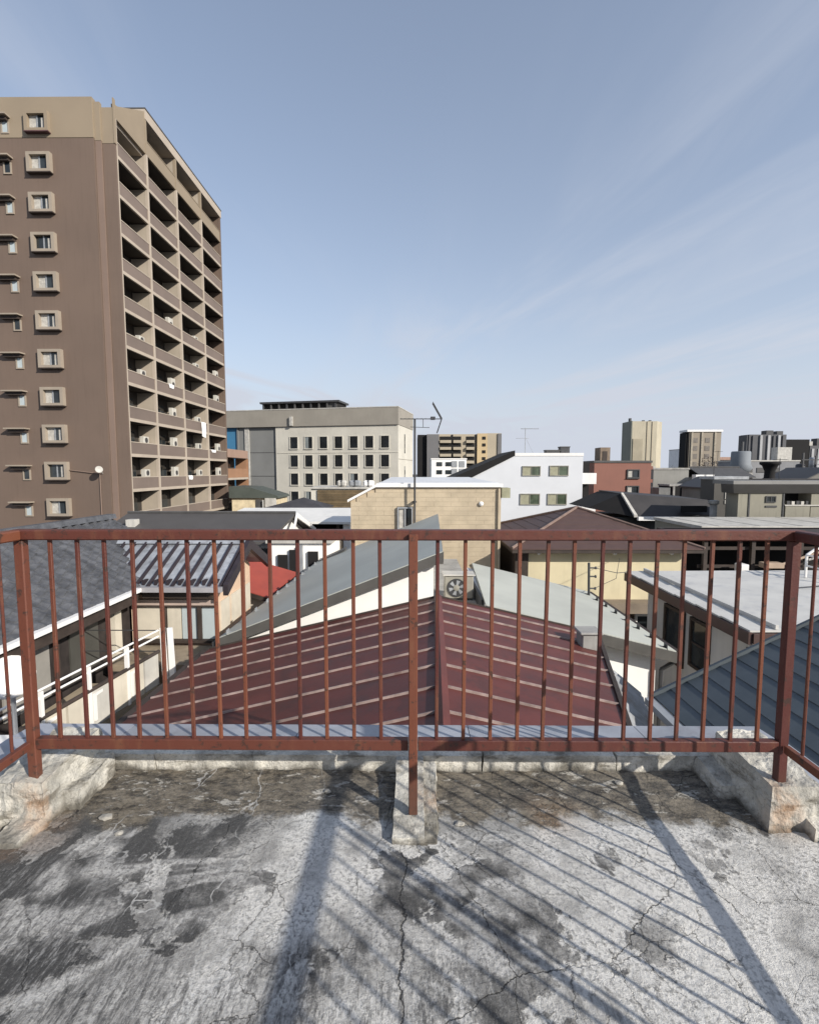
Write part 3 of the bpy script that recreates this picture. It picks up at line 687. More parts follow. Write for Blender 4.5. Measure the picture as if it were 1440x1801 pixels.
B(ww, 'window_sill', -5.3, -3.72, 9.15, 9.27, -3.26, -3.205, DBROWN)
for y0, y1 in ((9.4, 9.85), (9.95, 10.5), (10.6, 11.1)): B(ww, 'side_panel', -3.748, -3.72, y0, y1, -3.1, -2.52, CREAM)
B(ww, 'porch_roof', -5.2, -3.5, 8.2, 9.14, -3.42, -3.3, mat('porch_tan', (.26, .21, .15), .8, .25, 3))
# balcony with white rails, alongside the tiled house
bal = thing('veranda', 'cream veranda with white double handrail below the tiled roof', 'balcony', (-4.9, 6.5, -EYE))
SKEW = lambda y: -4.5 + .12*(y-5.2)
part(bal, 'deck', MB().plate([(-5.4, 4.2, -3.5), (SKEW(4.2), 4.2, -3.5), (SKEW(7.9), 7.9, -3.5), (-5.4, 7.9, -3.5)], .14), mat('veranda_tan', (.33, .27, .19), .8, .15, 2))
for z in (-2.60, -2.70): part(bal, 'handrail', MB().tube((SKEW(4.2), 4.2, z), (SKEW(7.9), 7.9, z), .015), WHITE)
part(bal, 'base_rail', MB().tube((SKEW(4.2), 4.2, -2.95), (SKEW(7.9), 7.9, -2.95), .03), DBROWN)
y = 4.2; i = 0
while y < 7.85:
    w = .37; x0, x1 = SKEW(y), SKEW(y+w)
    part(bal, 'panel', MB().prism([(x0, y+.015, -3.49), (x1, y+w-.03, -3.49), (x1, y+w-.03, -2.98), (x0, y+.015, -2.98)], (-.035, 0, 0)), CREAM if i % 3 else PALEC)
    if i % 2 == 0:
        part(bal, 'window_frame', MB().box(x0+.0, x0+.03, y+.06, y+.1, -3.4, -3.02).box(x0, x0+.03, y+.24, y+.28, -3.4, -3.02).box(x0, x0+.03, y+.1, y+.24, -3.06, -3.02), WHITE)
        B(bal, 'post', x0-.03, x0+.02, y-.025, y+.025, -3.5, -2.62, WHITE)
    y += w; i += 1
for dx in (0, .12): part(bal, 'corner_board', MB().prism([(SKEW(7.9)+dx, 7.95, -2.58), (SKEW(7.9)+dx+.07, 7.95, -2.58), (SKEW(7.9)+dx+.16, 7.85, -3.6), (SKEW(7.9)+dx+.07, 7.85, -3.6)], (0, .05, 0)), WHITE)
part(bal, 'end_rail', MB().tube((SKEW(7.9), 7.9, -2.60), (-5.4, 7.9, -2.60), .009).tube((SKEW(7.9), 7.9, -2.95), (-5.4, 7.9, -2.95), .009), DARKM)
for y in (4.3, 7.7): B(bal, 'support', -4.75, -4.65, y, y+.1, -EYE, -3.641, DBROWN)
sd = thing('satellite_dish', 'white satellite dish at the left edge beyond the corner post', 'dish', (-4.0, 4.6, -2.4))
part(sd, 'reflector', MB().disc((-3.88, 4.6, -1.98), (.55, -.8, .25), [(.02, -.06), (.1, -.055), (.17, -.03), (.2, 0), (.205, .004), (.17, -.022), (.1, -.048), (.02, -.052)], 22), WHITE, True)
part(sd, 'arm', MB().tube((-3.9, 4.63, -2.17), (-3.74, 4.35, -2.05), .01), GREYM); part(sd, 'mast', MB().tube((-3.93, 4.68, -2.7), (-3.93, 4.68, -2.0), .02), GREYM)
gw = thing('garden_wall', 'short cream rendered wall at the left edge under the white dish', 'wall', (-4.1, 4.6, -EYE))
B(gw, 'wall', -4.35, -3.8, 4.45, 4.75, -EYE, -2.72, CREAM); B(gw, 'cap', -4.38, -3.77, 4.42, 4.78, -2.718, -2.66, WHITE)

# ================================================================== 9. right house with pale flat roof
FLATR = mat('pale_roof_sheet', (.53, .515, .48), .5, .08, 1.6, .06, 20, dirt=(.36, .36, .37), dirtamt=.5, dscale=2)
SHW = mat('off_white_wall', (.5, .49, .47), .8, .06, 1.5, .08, 50, streak=.12)
rr = thing('flat_roof_house', 'house with pale grey flat roof and brown fascia at the right', 'house', (8.5, 10, -EYE))
for i in range(6):
    y0 = 7.72 + .768*i
    part(rr, 'roof_sheet', MB().plate([(5.33, y0+.002, -2.52), (12.4, y0+.002, -2.48), (12.4, y0+.765, -2.46), (5.33, y0+.765, -2.5)], .03), FLATR)
B(rr, 'fascia', 5.29, 5.35, 7.69, 12.33, -2.74, -2.545, mat('brown_fascia', (.07, .04, .034), .5, .15, 4)); B(rr, 'fascia', 5.355, 12.4, 7.66, 7.715, -2.72, -2.56, MATS['brown_fascia'])
part(rr, 'roof_upstand', MB().prism([(5.75, 7.75, -2.51), (5.75, 12.3, -2.49), (5.75, 12.3, -2.42), (5.75, 7.75, -2.44)], (.05, 0, 0)), FLATR)
B(rr, 'soffit', 5.36, 12.2, 7.75, 12.2, -2.7, -2.58, DBROWN)
B(rr, 'wall', 5.75, 12.0, 8.1, 12.0, -EYE, -2.702, SHW)
window_x(rr, 10.3, 11.1, -4.2, -2.98, 5.75, -1, DBROWN, GL, 0, .07)
window_x(rr, 9.4, 10.05, -4.0, -2.98, 5.75, -1, DBROWN, GL, 0, .06, hbar=True)
B(rr, 'corner_trim', 5.69, 5.749, 8.08, 8.32, -4.2, -3.0, DBROWN)
part(rr, 'roof_cable', MB().path([(7.3, 9.5, -2.47), (8.1, 10.4, -2.465), (9.1, 10.65, -2.455), (10.1, 10.45, -2.45)], .014), DARKM)
wf = thing('clothes_frame', 'white tubular frame standing on the pale flat roof at the right edge', 'frame', (9.5, 11.2, -2.44))
for y in (11.0, 11.5): part(wf, 'side_hoop', MB().path([(9.15, y, -2.47), (9.15, y, -1.95), (9.35, y, -1.8), (9.8, y, -1.8), (9.9, y, -2.465)], .03), WHITE)
for z, x in ((-1.95, 9.15), (-1.8, 9.6), (-2.2, 9.15)): part(wf, 'cross_bar', MB().tube((x, 11.0, z), (x, 11.5, z), .02), WHITE)

# slate blue roof, near right
BLUE = mat('slate_blue_roof', (.082, .097, .106), .5, .12, 2.5, .08, 30, rnd=.1, dirt=(.06, .075, .085), dirtamt=.4)
bh = thing('blue_slate_roof_house', 'house with slate blue lapped roof at the lower right', 'house', (4, 4, -EYE))
bs = .5; bx0, bz0 = 2.60, -2.44
for i in range(19):
    a = bx0 + .172*i; b_ = a + .2
    part(bh, 'roof_course', MB().plate([(a, 1.2, bz0+bs*(a-bx0)+.012), (b_, 1.2, bz0+bs*(b_-bx0)), (b_, 5.2, bz0+bs*(b_-bx0)), (a, 5.2, bz0+bs*(a-bx0)+.012)], .011), BLUE)
part(bh, 'verge', MB().prism([(bx0-.02, 5.2, bz0+.04), (5.7, 5.2, bz0+.04+bs*(5.7-bx0)), (5.7, 5.2, bz0-.08+bs*(5.7-bx0)), (bx0-.02, 5.2, bz0-.08)], (0, .035, 0)), BLUE)
part(bh, 'gutter', MB().box(bx0-.1, bx0-.005, 1.2, 5.2, bz0-.07, bz0+.0), GREYM)
part(bh, 'wall', MB().prism([(2.75, 1.3, -EYE), (5.6, 1.3, -EYE), (5.6, 1.3, -1.2), (2.75, 1.3, -2.6)], (0, 3.75, 0)), SHW)
dp = thing('drain_pipe', 'dark down pipe at the right corner of the bright white wall', 'pipe', (4.2, 8.2, -EYE))
part(dp, 'pipe', MB().path([(4.42, 8.1, -3.14), (4.2, 8.2, -3.35), (4.2, 8.22, -EYE)], .035), DARKM)

# ================================================================== 10. apartment tower
TB = mat('tower_brown_tile', (.15, .107, .082), .7, .05, .25, .12, 25, .02, dirt=(.13, .094, .073), dirtamt=.4, dscale=.12, streak=.12)
TBE = mat('tower_beige', (.27, .215, .152), .75, .05, .3, .08, 20, .02)
TPIL = mat('tower_pilaster', (.2, .142, .112), .7, .05, .3, .05)
TPAN = mat('tower_parapet', (.175, .135, .112), .7, .08, .4, .06, 20, rnd=.06)
TLIP = mat('tower_cream_trim', (.42, .355, .285), .7, .06, .6, .05, streak=.1)
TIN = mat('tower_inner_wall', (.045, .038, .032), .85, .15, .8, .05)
TDIV = mat('tower_divider', (.37, .315, .25), .8, .08, .6, .05)
ORNG = mat('orange_parapet', (.3, .165, .095), .75, .08, .5, .05)
tw = thing('apartment_tower', 'tall brown apartment tower with rows of balconies at the left', 'building', (-28, 45, -EYE))
FX = -21.6; PY0 = 37.9; BY = [37.95, 42.2, 47.3, 52.6, 57.7]; IN = -23.2; PIT = 2.71; Z0 = 22.78
B(tw, 'front_wall', -37, -22.95, 37.5, 37.85, -EYE, 23.85, TB); B(tw, 'top_band', -37, -22.94, 37.47, 37.86, 23.86, 26.6, TBE)
B(tw, 'pilaster', -22.93, -22.5, 37.62, 37.86, -EYE, 23.72, TPIL); B(tw, 'pilaster_head', -22.935, -22.49, 37.6, 37.86, 23.73, 26.35, TBE)
B(tw, 'corner_wall', -22.48, FX+.02, 37.75, 37.94, -EYE, 23.6, TB); B(tw, 'corner_band', -22.485, FX+.04, 37.73, 37.945, 23.61, 26.05, TBE)
B(tw, 'corner_fin', FX-.02, FX+.06, 37.7, 37.94, 23.62, 26.7, TBE)
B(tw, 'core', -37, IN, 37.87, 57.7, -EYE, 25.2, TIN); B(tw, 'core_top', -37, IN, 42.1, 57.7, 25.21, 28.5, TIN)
part(tw, 'gable_wall', MB().prism([(FX, 37.95, 25.5), (FX, 42.1, 25.5), (FX, 42.1, 28.75), (FX, 38.3, 26.5), (FX, 37.95, 26.45)], (-.25, 0, 0)), TBE)
B(tw, 'roof_slab', -37, FX+.06, 42.12, 57.9, 28.2, 28.95, TLIP); B(tw, 'roof_edge', -37, FX+.1, 42.1, 57.95, 28.952, 29.05, DGREY)
B(tw, 'end_wall', -37, FX-.02, 57.72, 57.9, -EYE, 28.19, TB)
nfl = 12
for j in range(-1, nfl):
    z = Z0 - PIT*j
    for b_ in range(4):
        y0, y1 = BY[b_]+.12, BY[b_+1]-.12
        if j == -1 and b_ == 0:
            B(tw, 'slab', IN+.01, FX-.26, 37.96, 42.05, 25.3, 25.5, TLIP); continue
        pm = TBE if j == -1 else TPAN
        B(tw, 'slab_lip', FX-.16, FX+.0, y0, y1, z+.0, z+.24, TBE if j == -1 else TLIP)
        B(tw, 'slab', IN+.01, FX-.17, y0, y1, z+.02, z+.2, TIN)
        B(tw, 'parapet_panel', FX-.14, FX-.03, y0, y1, z+.245, z+1.1, pm)
        B(tw, 'parapet_cap', FX-.16, FX-.0, y0, y1, z+1.105, z+1.17, TLIP if j > -1 else TBE)
        d = B(tw, 'balcony_door', IN+.012, IN+.05, y0+.7, y1-.7, z+.2, z+2.15, GL)
        B(d, 'door_frame', IN+.03, IN+.07, (y0+y1)/2-.04, (y0+y1)/2+.04, z+.2, z+2.15, DARKM)
        if j == 0 or j % 1 == 0:
            B(tw, 'divider', IN+.01, FX-.17, BY[b_+1]-.1, BY[b_+1]+.02, z+.21, z+PIT-.02, TDIV if b_ < 3 else TB)
    for b_ in range(1, 4):
        B(tw, 'pillar', FX-.2, FX+.03, BY[b_]-.115, BY[b_]+.115, z, z+PIT-.003, TLIP if j > -1 else TBE)
    if j >= 0: B(tw, 'pillar', FX-.2, FX+.03, BY[0]+.0, BY[0]+.115, z, z+PIT-.003, TLIP)
    B(tw, 'pillar', FX-.2, FX+.01, BY[4]-.115, BY[4]+.01, z, z+PIT-.003, TB)
WFR = mat('tower_window_surround', (.31, .26, .205), .7, .07, .8, .05)
for i in range(12):
    zc = 24.85 - 2.757*i
    w = part(tw, 'window', MB().box(-27.70, -27.47, 37.17, 37.52, zc-.68, zc+.66).box(-26.23, -26.0, 37.17, 37.52, zc-.68, zc+.66)
             .box(-27.47, -26.23, 37.17, 37.52, zc+.46, zc+.66).box(-27.47, -26.23, 37.17, 37.52, zc-.68, zc-.5), WFR if i else TBE)
    B(w, 'sill_plate', -27.72, -25.98, 37.15, 37.5, zc-.76, zc-.683, DBROWN if i else mat('maroon_sill', (.1, .05, .05), .6))
    B(w, 'pane', -27.465, -26.89, 37.43, 37.45, zc-.495, zc+.455, CURT if i not in (3, 9) else GL); B(w, 'pane', -26.87, -26.235, 37.40, 37.42, zc-.495, zc+.455, GL)
    B(w, 'mullion', -26.93, -26.83, 37.38, 37.46, zc-.495, zc+.455, GREYM)
    if i % 3 != 1: B(w, 'curtain', -26.6, -26.42, 37.392, 37.398, zc-.47, zc+.3, CURT)
    zc2 = zc + .02
    h = part(tw, 'small_window', MB().box(-29.55, -29.46, 37.42, 37.52, zc2-.75, zc2+.05).box(-29.06, -28.97, 37.42, 37.52, zc2-.75, zc2+.05).box(-29.46, -29.06, 37.42, 37.52, zc2-.75, zc2-.66), WFR)
    B(h, 'pane', -29.455, -29.065, 37.46, 37.48, zc2-.655, zc2+.05, PALEB if i % 4 != 1 else GL)
    B(h, 'hood', -30.45, -28.85, 36.95, 37.51, zc2+.3, zc2+.4, WFR); B(h, 'hood_box', -30.3, -29.0, 37.2, 37.505, zc2+.06, zc2+.295, DBROWN)
pipe = part(tw, 'conduit', MB().path([(-26.2, 37.43, .1), (-23.7, 37.43, -.2), (-23.7, 37.43, -5)], .04), TPIL)
part(tw, 'wall_dish', MB().tube((-23.5, 37.5, -.2), (-23.4, 36.9, .1), .03).disc((-23.35, 36.8, .1), (.5, -.6, .2), [(.05, 0), (.26, .08), (.24, .1), (.05, .03)], 14), PALEC)  # small satellite dish on an arm, not a light fitting
for b_, zz in ((0, 0), (1, 0)):       # low annex at the far end
    z = 1.6 - PIT*0 - PIT*b_
    y0, y1 = 57.95, 65.0
    B(tw, 'annex_slab', -30, FX, y0, y1, z-2.65, z-2.4, TLIP); B(tw, 'annex_parapet', FX-.14, FX-.02, y0, y1, z-2.395, z-1.3, ORNG)
    B(tw, 'annex_divider', IN, FX-.15, y1-.2, y1-.02, z-2.395, z, ORNG); B(tw, 'annex_wall', -30, IN-.2, y0, y1, z-2.39, z, TIN)
    B(tw, 'balcony_door', IN-.195, IN-.15, y0+.8, y1-1.5, z-2.3, z-.4, GL)
B(tw, 'annex_roof', -30, FX, 57.95, 65.0, 1.62, 2.6, mat('annex_pink', (.31, .205, .155), .75, .06, .5))
B(tw, 'annex_base', -30, FX-.4, 57.96, 64.9, -EYE, -3.8, TIN)
B(tw, 'pillar', FX-.2, FX+.02, 64.9, 65.05, -3.7, 1.61, ORNG)
# things on the balconies
LAUN = mat('white_laundry', (.8, .79, .77), .9, .06, 4, .1)
UNW = mat('unit_enamel', (.5, .48, .43), .5, .1, 3, .03)
def unit(j, b_, lab, side=1):
    z = Z0 - PIT*j + .205; y = BY[b_+1]-1.15
    t = thing('condenser_unit', lab, 'air conditioner', (FX-.8, y, z), 0, 'outdoor units on the tower balconies')
    B(t, 'case', FX-.95, FX-.6, y, y+.8, z+.04, z+1.8 if side == 2 else z+1.55, UNW, .02); B(t, 'foot', FX-.93, FX-.62, y+.1, y+.7, z, z+.039, DARKM)
    part(t, 'fan_guard', MB().disc((FX-.598, y+.4, z+1.25), (1, 0, 0), [(.22, 0), (.22, .02), (.05, .025)], 18), DARKM)
FL = ['lowest visible', 'second lowest', 'third lowest', 'fourth lowest', 'fifth lowest', 'sixth lowest']
BN = ['balcony bay nearest the corner', 'second bay from the corner', 'third bay from the corner', 'far end bay']
for fi, j in enumerate((9, 8, 7, 6, 5, 4)):
    for b_ in range(4):
        if (fi + b_) % 3 != 2 or fi < 2: unit(j, b_, 'pale unit on the tower, %s floor, %s' % (FL[fi], BN[b_]), 2 if b_ % 2 else 1)
def towel(j, b_, dy, w, h, lab):
    z = Z0 - PIT*j + 1.172; y = BY[b_]+dy
    mb = MB().prism([(FX+.012, y, z), (FX+.012, y+w, z), (FX+.05, y+w*.97, z-h*.55), (FX+.02, y+w*.9, z-h), (FX+.02, y+w*.12, z-h*.93), (FX+.045, y+.05, z-h*.5)], (.012, 0, 0)).box(FX-.17, FX+.02, y, y+w, z, z+.02)
    single('hanging_laundry', mb, LAUN, lab, 'laundry', 'laundry on the tower balconies')
towel(7, 2, 3.6, 1.1, 1.55, 'large white sheet hung outside the third balcony bay of the tower')
towel(6, 1, 2.2, .9, .35, 'folded white towel on the second balcony bay parapet, upper')
towel(9, 2, .3, .9, .4, 'white cloth over the lowest visible third bay parapet of the tower')
towel(8, 3, .6, 1.2, .3, 'white cloth over the far end bay parapet of the tower')

# ================================================================== 11. school-like grey building
SC = mat('school_beige', (.55, .52, .45), .8, .07, .3, .08, 15, .03, streak=.12); SCB = mat('school_band', (.29, .265, .225), .8, .07, .3, .06, 15, .03, streak=.1)
SCG = mat('school_grey_sheet', (.2, .2, .192), .7, .08, .25, .06, 15, .03); SCBL = mat('sky_blue_wall', (.055, .19, .33), .7, .05, .4)
sc = thing('grey_school_building', 'beige-grey school-like building with rows of square windows and a dark roof pavilion', 'building', (-2.45, 80, -EYE), R(-11.5))
G = EYE   # local z: 0 at street
B(sc, 'main_wall', -21.2, 0, .0, 11.5, 0, G+7.4, SC); B(sc, 'upper_band', -31.4, .08, -.25, 11.6, G+7.41, G+10.15, SCB)
B(sc, 'side_wing', -28.6, -21.22, .3, 11.4, 0, G+7.4, SCG); B(sc, 'blue_wing', -31.4, -28.62, .4, 11.4, 0, G+7.4, SCBL)
B(sc, 'coping', -31.45, .13, -.3, 11.65, G+10.16, G+10.3, PALEC)
B(sc, 'wing_rib', -28.5, -28.2, .15, .29, 0, G+7.38, SCG); B(sc, 'wing_rib', -27.0, -26.2, .1, .29, 0, G+7.38, PALEC)
for z in (-.9, 3.1): B(sc, 'panel_joint', -28.5, -21.3, .262, .298, G+z, G+z+.08, DGREY)
for r_ in range(5):
    z = G + 4.75 - 3.03*r_
    for i in range(7):
        x = -17.9 + 2.62*i
        w = part(sc, 'window', MB().box(x-.78, x-.66, -.1, .05, z-1.05, z+1.0).box(x+.66, x+.78, -.1, .05, z-1.05, z+1.0).box(x-.66, x+.66, -.1, .05, z+.9, z+1.0).box(x-.78, x+.78, -.16, .05, z-1.15, z-1.0), SC)
        B(w, 'pane', x-.655, x-.01, -.03, -.01, z-.995, z+.895, GLD if (i+r_*3) % 9 != 1 else mat('pale_blind', (.2, .22, .22), .5, .1)); B(w, 'pane', x+.01, x+.655, -.045, -.025, z-.995, z+.895, GLD)
for z in (2.95,): B(sc, 'string_course', -20.9, .02, -.06, -.001, G+z+.03, G+z+.12, SC)
for (y, z) in ((4.5, 4.6), (4.5, -.8)): B(sc, 'slit_window', .001, .05, y, y+.5, G+z-1.6, G+z+1.6, GL)
B(sc, 'side_joint', .0, .03, .2, 11.4, G+1.9, G+2.0, SCB)
B(sc, 'lamp_box', -18.4, -17.9, -.6, -.26, G+7.5, G+9.0, PALEC)
pv = thing('roof_pavilion', 'black open pavilion on the roof of the school-like building', 'pavilion', (-18.5, 86.5, 10.3), R(-11.5))
B(pv, 'roof', -7.6, 6.7, -2, 3, 1.15, 1.45, DARKM); B(pv, 'back_wall', -7.2, 6.3, -1.3, 2.8, 0, 1.148, BLK)
for i in range(10): B(pv, 'column', -7.2+1.45*i, -6.95+1.45*i, -1.8, -1.55, 0, 1.149, DGREY if i % 3 else DARKM)
B(pv, 'end_panel', 4.6, 6.2, -1.5, 1.4, 0, 1.147, DGREY)

# ================================================================== 12. far and middle distance buildings
def block(name, label, cat, x0, x1, y0, y1, ztop, wall, roof=None, group=None, rim=.25, zb=-EYE):
    t = thing(name, label, cat, ((x0+x1)/2, (y0+y1)/2, zb), 0, group)
    B(t, 'wall', x0, x1, y0, y1, zb, ztop, wall)
    if roof: B(t, 'roof', x0-rim*.4, x1+rim*.4, y0-rim*.4, y1+rim*.4, ztop+.003, ztop+rim, roof)
    return t
def grid(t, xs_, zs_, y, w, h, gm, frame=None, name='window'):
    for z in zs_:
        for x in xs_:
            o = B(t, name, x-w/2, x+w/2, y-.12, y-.01, z-h/2, z+h/2, gm)
            if frame: B(o, 'sill', x-w/2-.08, x+w/2+.08, y-.22, y-.012, z-h/2-.12, z-h/2-.003, frame)
FTAN = mat('far_tan', (.4, .34, .25), .8, .08, .15, .05, 5); FGOLD = mat('far_gold', (.5, .38, .22), .8, .06, .15); FGREY = mat('far_grey', (.155, .15, .15), .8, .1, .15)
fa = block('far_apartment_block', 'distant tan apartment block with balcony rows behind the aerial mast', 'building', 3.2, 20.9, 120, 134, 8.8, FTAN, None)
B(fa, 'dark_bay', 1.0, 3.19, 120.5, 134, -EYE, 8.7, BLK); B(fa, 'grey_bay', 3.21, 6.1, 119.6, 119.99, -EYE, 8.75, FGREY)
B(fa, 'gold_bay', 15.2, 17.6, 119.6, 119.99, -EYE, 8.95, FGOLD); B(fa, 'pale_bay', 17.62, 20.95, 119.7, 119.99, -EYE, 9.0, FTAN); B(fa, 'end_rib', 20.1, 20.96, 119.4, 119.69, -EYE, 8.9, FGREY)
for r_ in range(6):
    z = 8.0 - 1.62*r_
    for (a, b_) in ((6.3, 9.0), (9.5, 11.4), (12.6, 14.5)):
        o = B(fa, 'balcony_opening', a, b_, 119.9, 119.98, z-.62, z+.25, BLK); B(o, 'balcony_panel', a, b_, 119.3, 119.89, z-1.3, z-.65, FTAN)
    if r_ < 6: B(fa, 'window', 16.4, 17.2, 119.5, 119.59, z-.5, z+.2, BLK)
for x in (9.1, 14.75): B(fa, 'dark_slot', x, x+.35, 119.8, 119.97, -EYE, 8.7, BLK)
sw = block('small_white_house', 'small bright white house in front of the distant tan apartment block', 'house', 3.6, 10.6, 100, 108, 2.3, BRIGHT, WHITE)
grid(sw, (5.2, 7.0), (1.4, -.2), 100, 1.1, .8, GL); grid(sw, (8.2, 9.7), (1.4, -.1), 100, 1.1, 1.2, GREYM, None, 'balcony')

# white house with black sloping roof
WH = mat('cool_white_wall', (.6, .61, .63), .75, .03, .5, .05, 20)
wh = thing('white_slope_house', 'large white house with black sloping roof and four olive windows', 'house', (11, 54, -EYE))
part(wh, 'wall', MB().prism([(3.4, 50, -EYE), (16.95, 50, -EYE), (16.95, 50, 1.5), (10.1, 50, 1.5), (3.4, 50, -1.9)], (0, 8, 0)), WH)
B(wh, 'parapet', 10.12, 16.98, 49.95, 58.05, 1.503, 1.8, WHITE)
part(wh, 'roof', MB().prism([(10.1, 49.8, 1.55), (10.1, 49.8, 2.05), (.8, 49.8, -2.0), (2.2, 49.8, -2.5)], (0, 8.6, 0)), BLK)
for (x0, x1, z0, z1) in ((10.87, 12.71, -.49, .5), (13.6, 15.5, -.49, .55), (10.7, 12.7, -3.4, -2.26), (13.45, 15.4, -3.4, -2.26)):
    window_y(wh, x0, x1, z0, z1, 50, mat('window_putty', (.25, .24, .2), .7), GLG, 1, .09, False, .1, curtain=mat('olive_blind', (.3, .29, .2), .6, .1, 3))
for z in (-1.3, -4.4): B(wh, 'balcony_slab', 16.96, 18.4, 50.2, 57, z, z+1.1, WHITE)
B(wh, 'stair_core', 17, 18.3, 52, 57.5, -EYE, .9, BLK)
for (x, lab, w) in ((13.8, 'low dark hatch on the white house roof', 1.4), (15.3, 'taller dark box on the white house roof', .9)):
    t = thing('roof_box', lab, 'roof box', (x, 52, 1.5), 0, 'dark boxes on the white house roof')
    B(t, 'body', x, x+w, 52, 53, 1.5, 2.1 if w > 1 else 2.45, DARKM); B(t, 'lid', x-.05, x+w+.05, 51.95, 53.05, 2.103 if w > 1 else 2.453, 2.2 if w > 1 else 2.55, DGREY)
a2 = thing('rooftop_aerial', 'thin pale aerial standing on the white house roof', 'antenna', (11.8, 53, 1.8))
part(a2, 'mast', MB().tube((11.8, 53, 1.5), (11.8, 53, 4.55), .035), GREYM); part(a2, 'boom', MB().tube((11.3, 53, 4.45), (13.2, 53, 4.45), .03).tube((10.8, 53, 3.45), (12.2, 53, 3.45), .02), GREYM)
for k in range(8): part(a2, 'element', MB().tube((11.4+.24*k, 52.6, 4.45), (11.4+.24*k, 53.4, 4.45), .015, 5), GREYM)
part(a2, 'stay', MB().tube((11.8, 53, 3.6), (12.7, 53, 1.8), .015, 5), GREYM)

RB = mat('red_brown_tile', (.235, .105, .078), .75, .08, .3, .1, 15, .02, streak=.1)
rb = block('red_brown_building', 'red-brown tiled building right of the large white house', 'building', 21.7, 28.5, 60, 70, 1.0, RB, DGREY)
for z in (-.3, -2.25): window_y(rb, 25.6, 27.1, z-.55, z+.5, 60, DARKM, GL, 1, .12, True, .15, curtain=CURT)
for z in (-2.9, -1.0, .6): B(rb, 'balcony', 28.52, 29.2, 61, 66, z-.4, z, RB)
t = block('stair_head', 'small brown stair head on a dark flat roof behind the red-brown building', 'building', 24.6, 25.9, 66, 68, 3.1, mat('dull_brown', (.2, .15, .11), .8), None, None, .2, 1.26)
B(t, 'door', 24.9, 25.5, 65.95, 65.99, 1.27, 2.6, DBROWN)

def tower_block(label, name, x0, x1, y0, y1, zt, front, side, ribs, ribm):
    t = thing(name, label, 'building', ((x0+x1)/2, (y0+y1)/2, -EYE))
    B(t, 'body', x0, x1, y0, y1, -EYE, zt, front)
    B(t, 'side_face', x0-.4, x0-.01, y0+.2, y1, -EYE, zt-.1, side)
    for x in ribs: B(t, 'rib', x-.3, x+.3, y0-.35, y0-.01, -EYE, zt-.2, ribm)
    return t
BT = mat('far_sandy', (.43, .385, .29), .85, .1, .12, .05, 4, streak=.3); BTS = mat('far_olive_shade', (.22, .22, .18), .85, .1, .1)
t = thing('sandy_tower', 'distant sandy concrete tower, tallest block right of the white house', 'building', (70, 153, -EYE))
part(t, 'body', MB().prism([(65.2, 150, -EYE), (72.5, 150, -EYE), (75.4, 153, -EYE), (75.4, 156.5, -EYE), (65.2, 156.5, -EYE)], (0, 0, EYE+14.8)), BT)
part(t, 'side_face', MB().prism([(64.9, 149.9, -EYE), (65.19, 149.9, -EYE), (65.19, 156.6, -EYE), (64.9, 156.6, -EYE)], (0, 0, EYE+14.9)), BTS)
B(t, 'panel', 65.4, 68.3, 149.7, 149.98, -EYE, 9.6, mat('far_sandy_dark', (.34, .3, .22), .85, .15, .2)); B(t, 'band', 64.95, 72.4, 149.75, 149.99, .2, 1.4, PALEC)
for x in (65.2, 69.2, 71.2): B(t, 'roof_vent', x, x+.5, 152, 153, 14.82, 15.9 if x < 66 else 15.3, DARKM)
for x in (69.5, 71.0): B(t, 'pipe', x, x+.12, 149.8, 149.98, -EYE, 14.7, FTAN)
t = tower_block('distant taupe office slab with dark left side and pale roof edge', 'taupe_slab', 93.2, 103.9, 170, 174.5, 13.2, mat('far_taupe', (.275, .235, .185), .85, .08, .1), BLK, (94.0, 97.4, 101.8), mat('far_taupe_rib', (.32, .28, .22), .8))
B(t, 'dark_side', 92.3, 92.79, 170.5, 174.5, -EYE, 13.0, BLK); B(t, 'roof_edge', 92.2, 104.2, 169.6, 174.7, 13.21, 13.9, WHITE)
for r_ in range(5):
    for x in (95.2, 99.3): B(t, 'window', x-.8, x+.8, 169.9, 169.99, 9.6-2.7*r_, 11.2-2.7*r_, mat('far_window', (.16, .14, .12), .4))
STR = mat('far_dark_slab', (.085, .085, .09), .7, .15, .2); STP = mat('far_pale_rib', (.36, .36, .36), .7, .12, .3)
t = tower_block('distant dark office building with pale vertical ribs at the right', 'ribbed_office', 86.6, 96.2, 130, 133.5, 9.4, STR, STR, (89.6, 91.6, 94.2), STP)
for x in (87.6, 92.9, 95.3): B(t, 'rib', x-.2, x+.2, 129.7, 129.99, -EYE, 9.1, STR)
B(t, 'penthouse', 92.4, 94.2, 132, 134, 9.41, 10.6, DARKM); B(t, 'penthouse', 96.6, 98.2, 134, 136, 8.9, 10.6, DARKM); B(t, 'dark_wing', 96.25, 103, 131, 136, -EYE, 8.2, BLK)
t = block('dark_rooftop_cluster', 'dark stepped building at the far right edge of the skyline', 'building', 103.2, 112, 131, 136, 6.6, STR, None)
for x, h in ((104, 1.2), (106.5, 2.0), (109, 1.4)): B(t, 'roof_plant', x, x+1.4, 133, 135, 6.61, 6.6+h, PALEC if h < 2 else DARKM)
for x in (103.6, 105.2, 106.8): B(t, 'rib', x, x+.6, 130.8, 130.99, -EYE, 5.8, STP)
tk = thing('grey_water_tank', 'rounded grey water tank with a dark stub in front of the ribbed office', 'tank', (65.2, 100, -EYE))
part(tk, 'tank', MB().disc((65.2, 100, -.3), (0, 0, 1), [(1.5, 0), (2.1, .9), (1.75, 1.7), (1.7, 4.0), (1.6, 4.2)], 20), mat('tank_grey', (.17, .185, .2), .7, .15, .3), True)
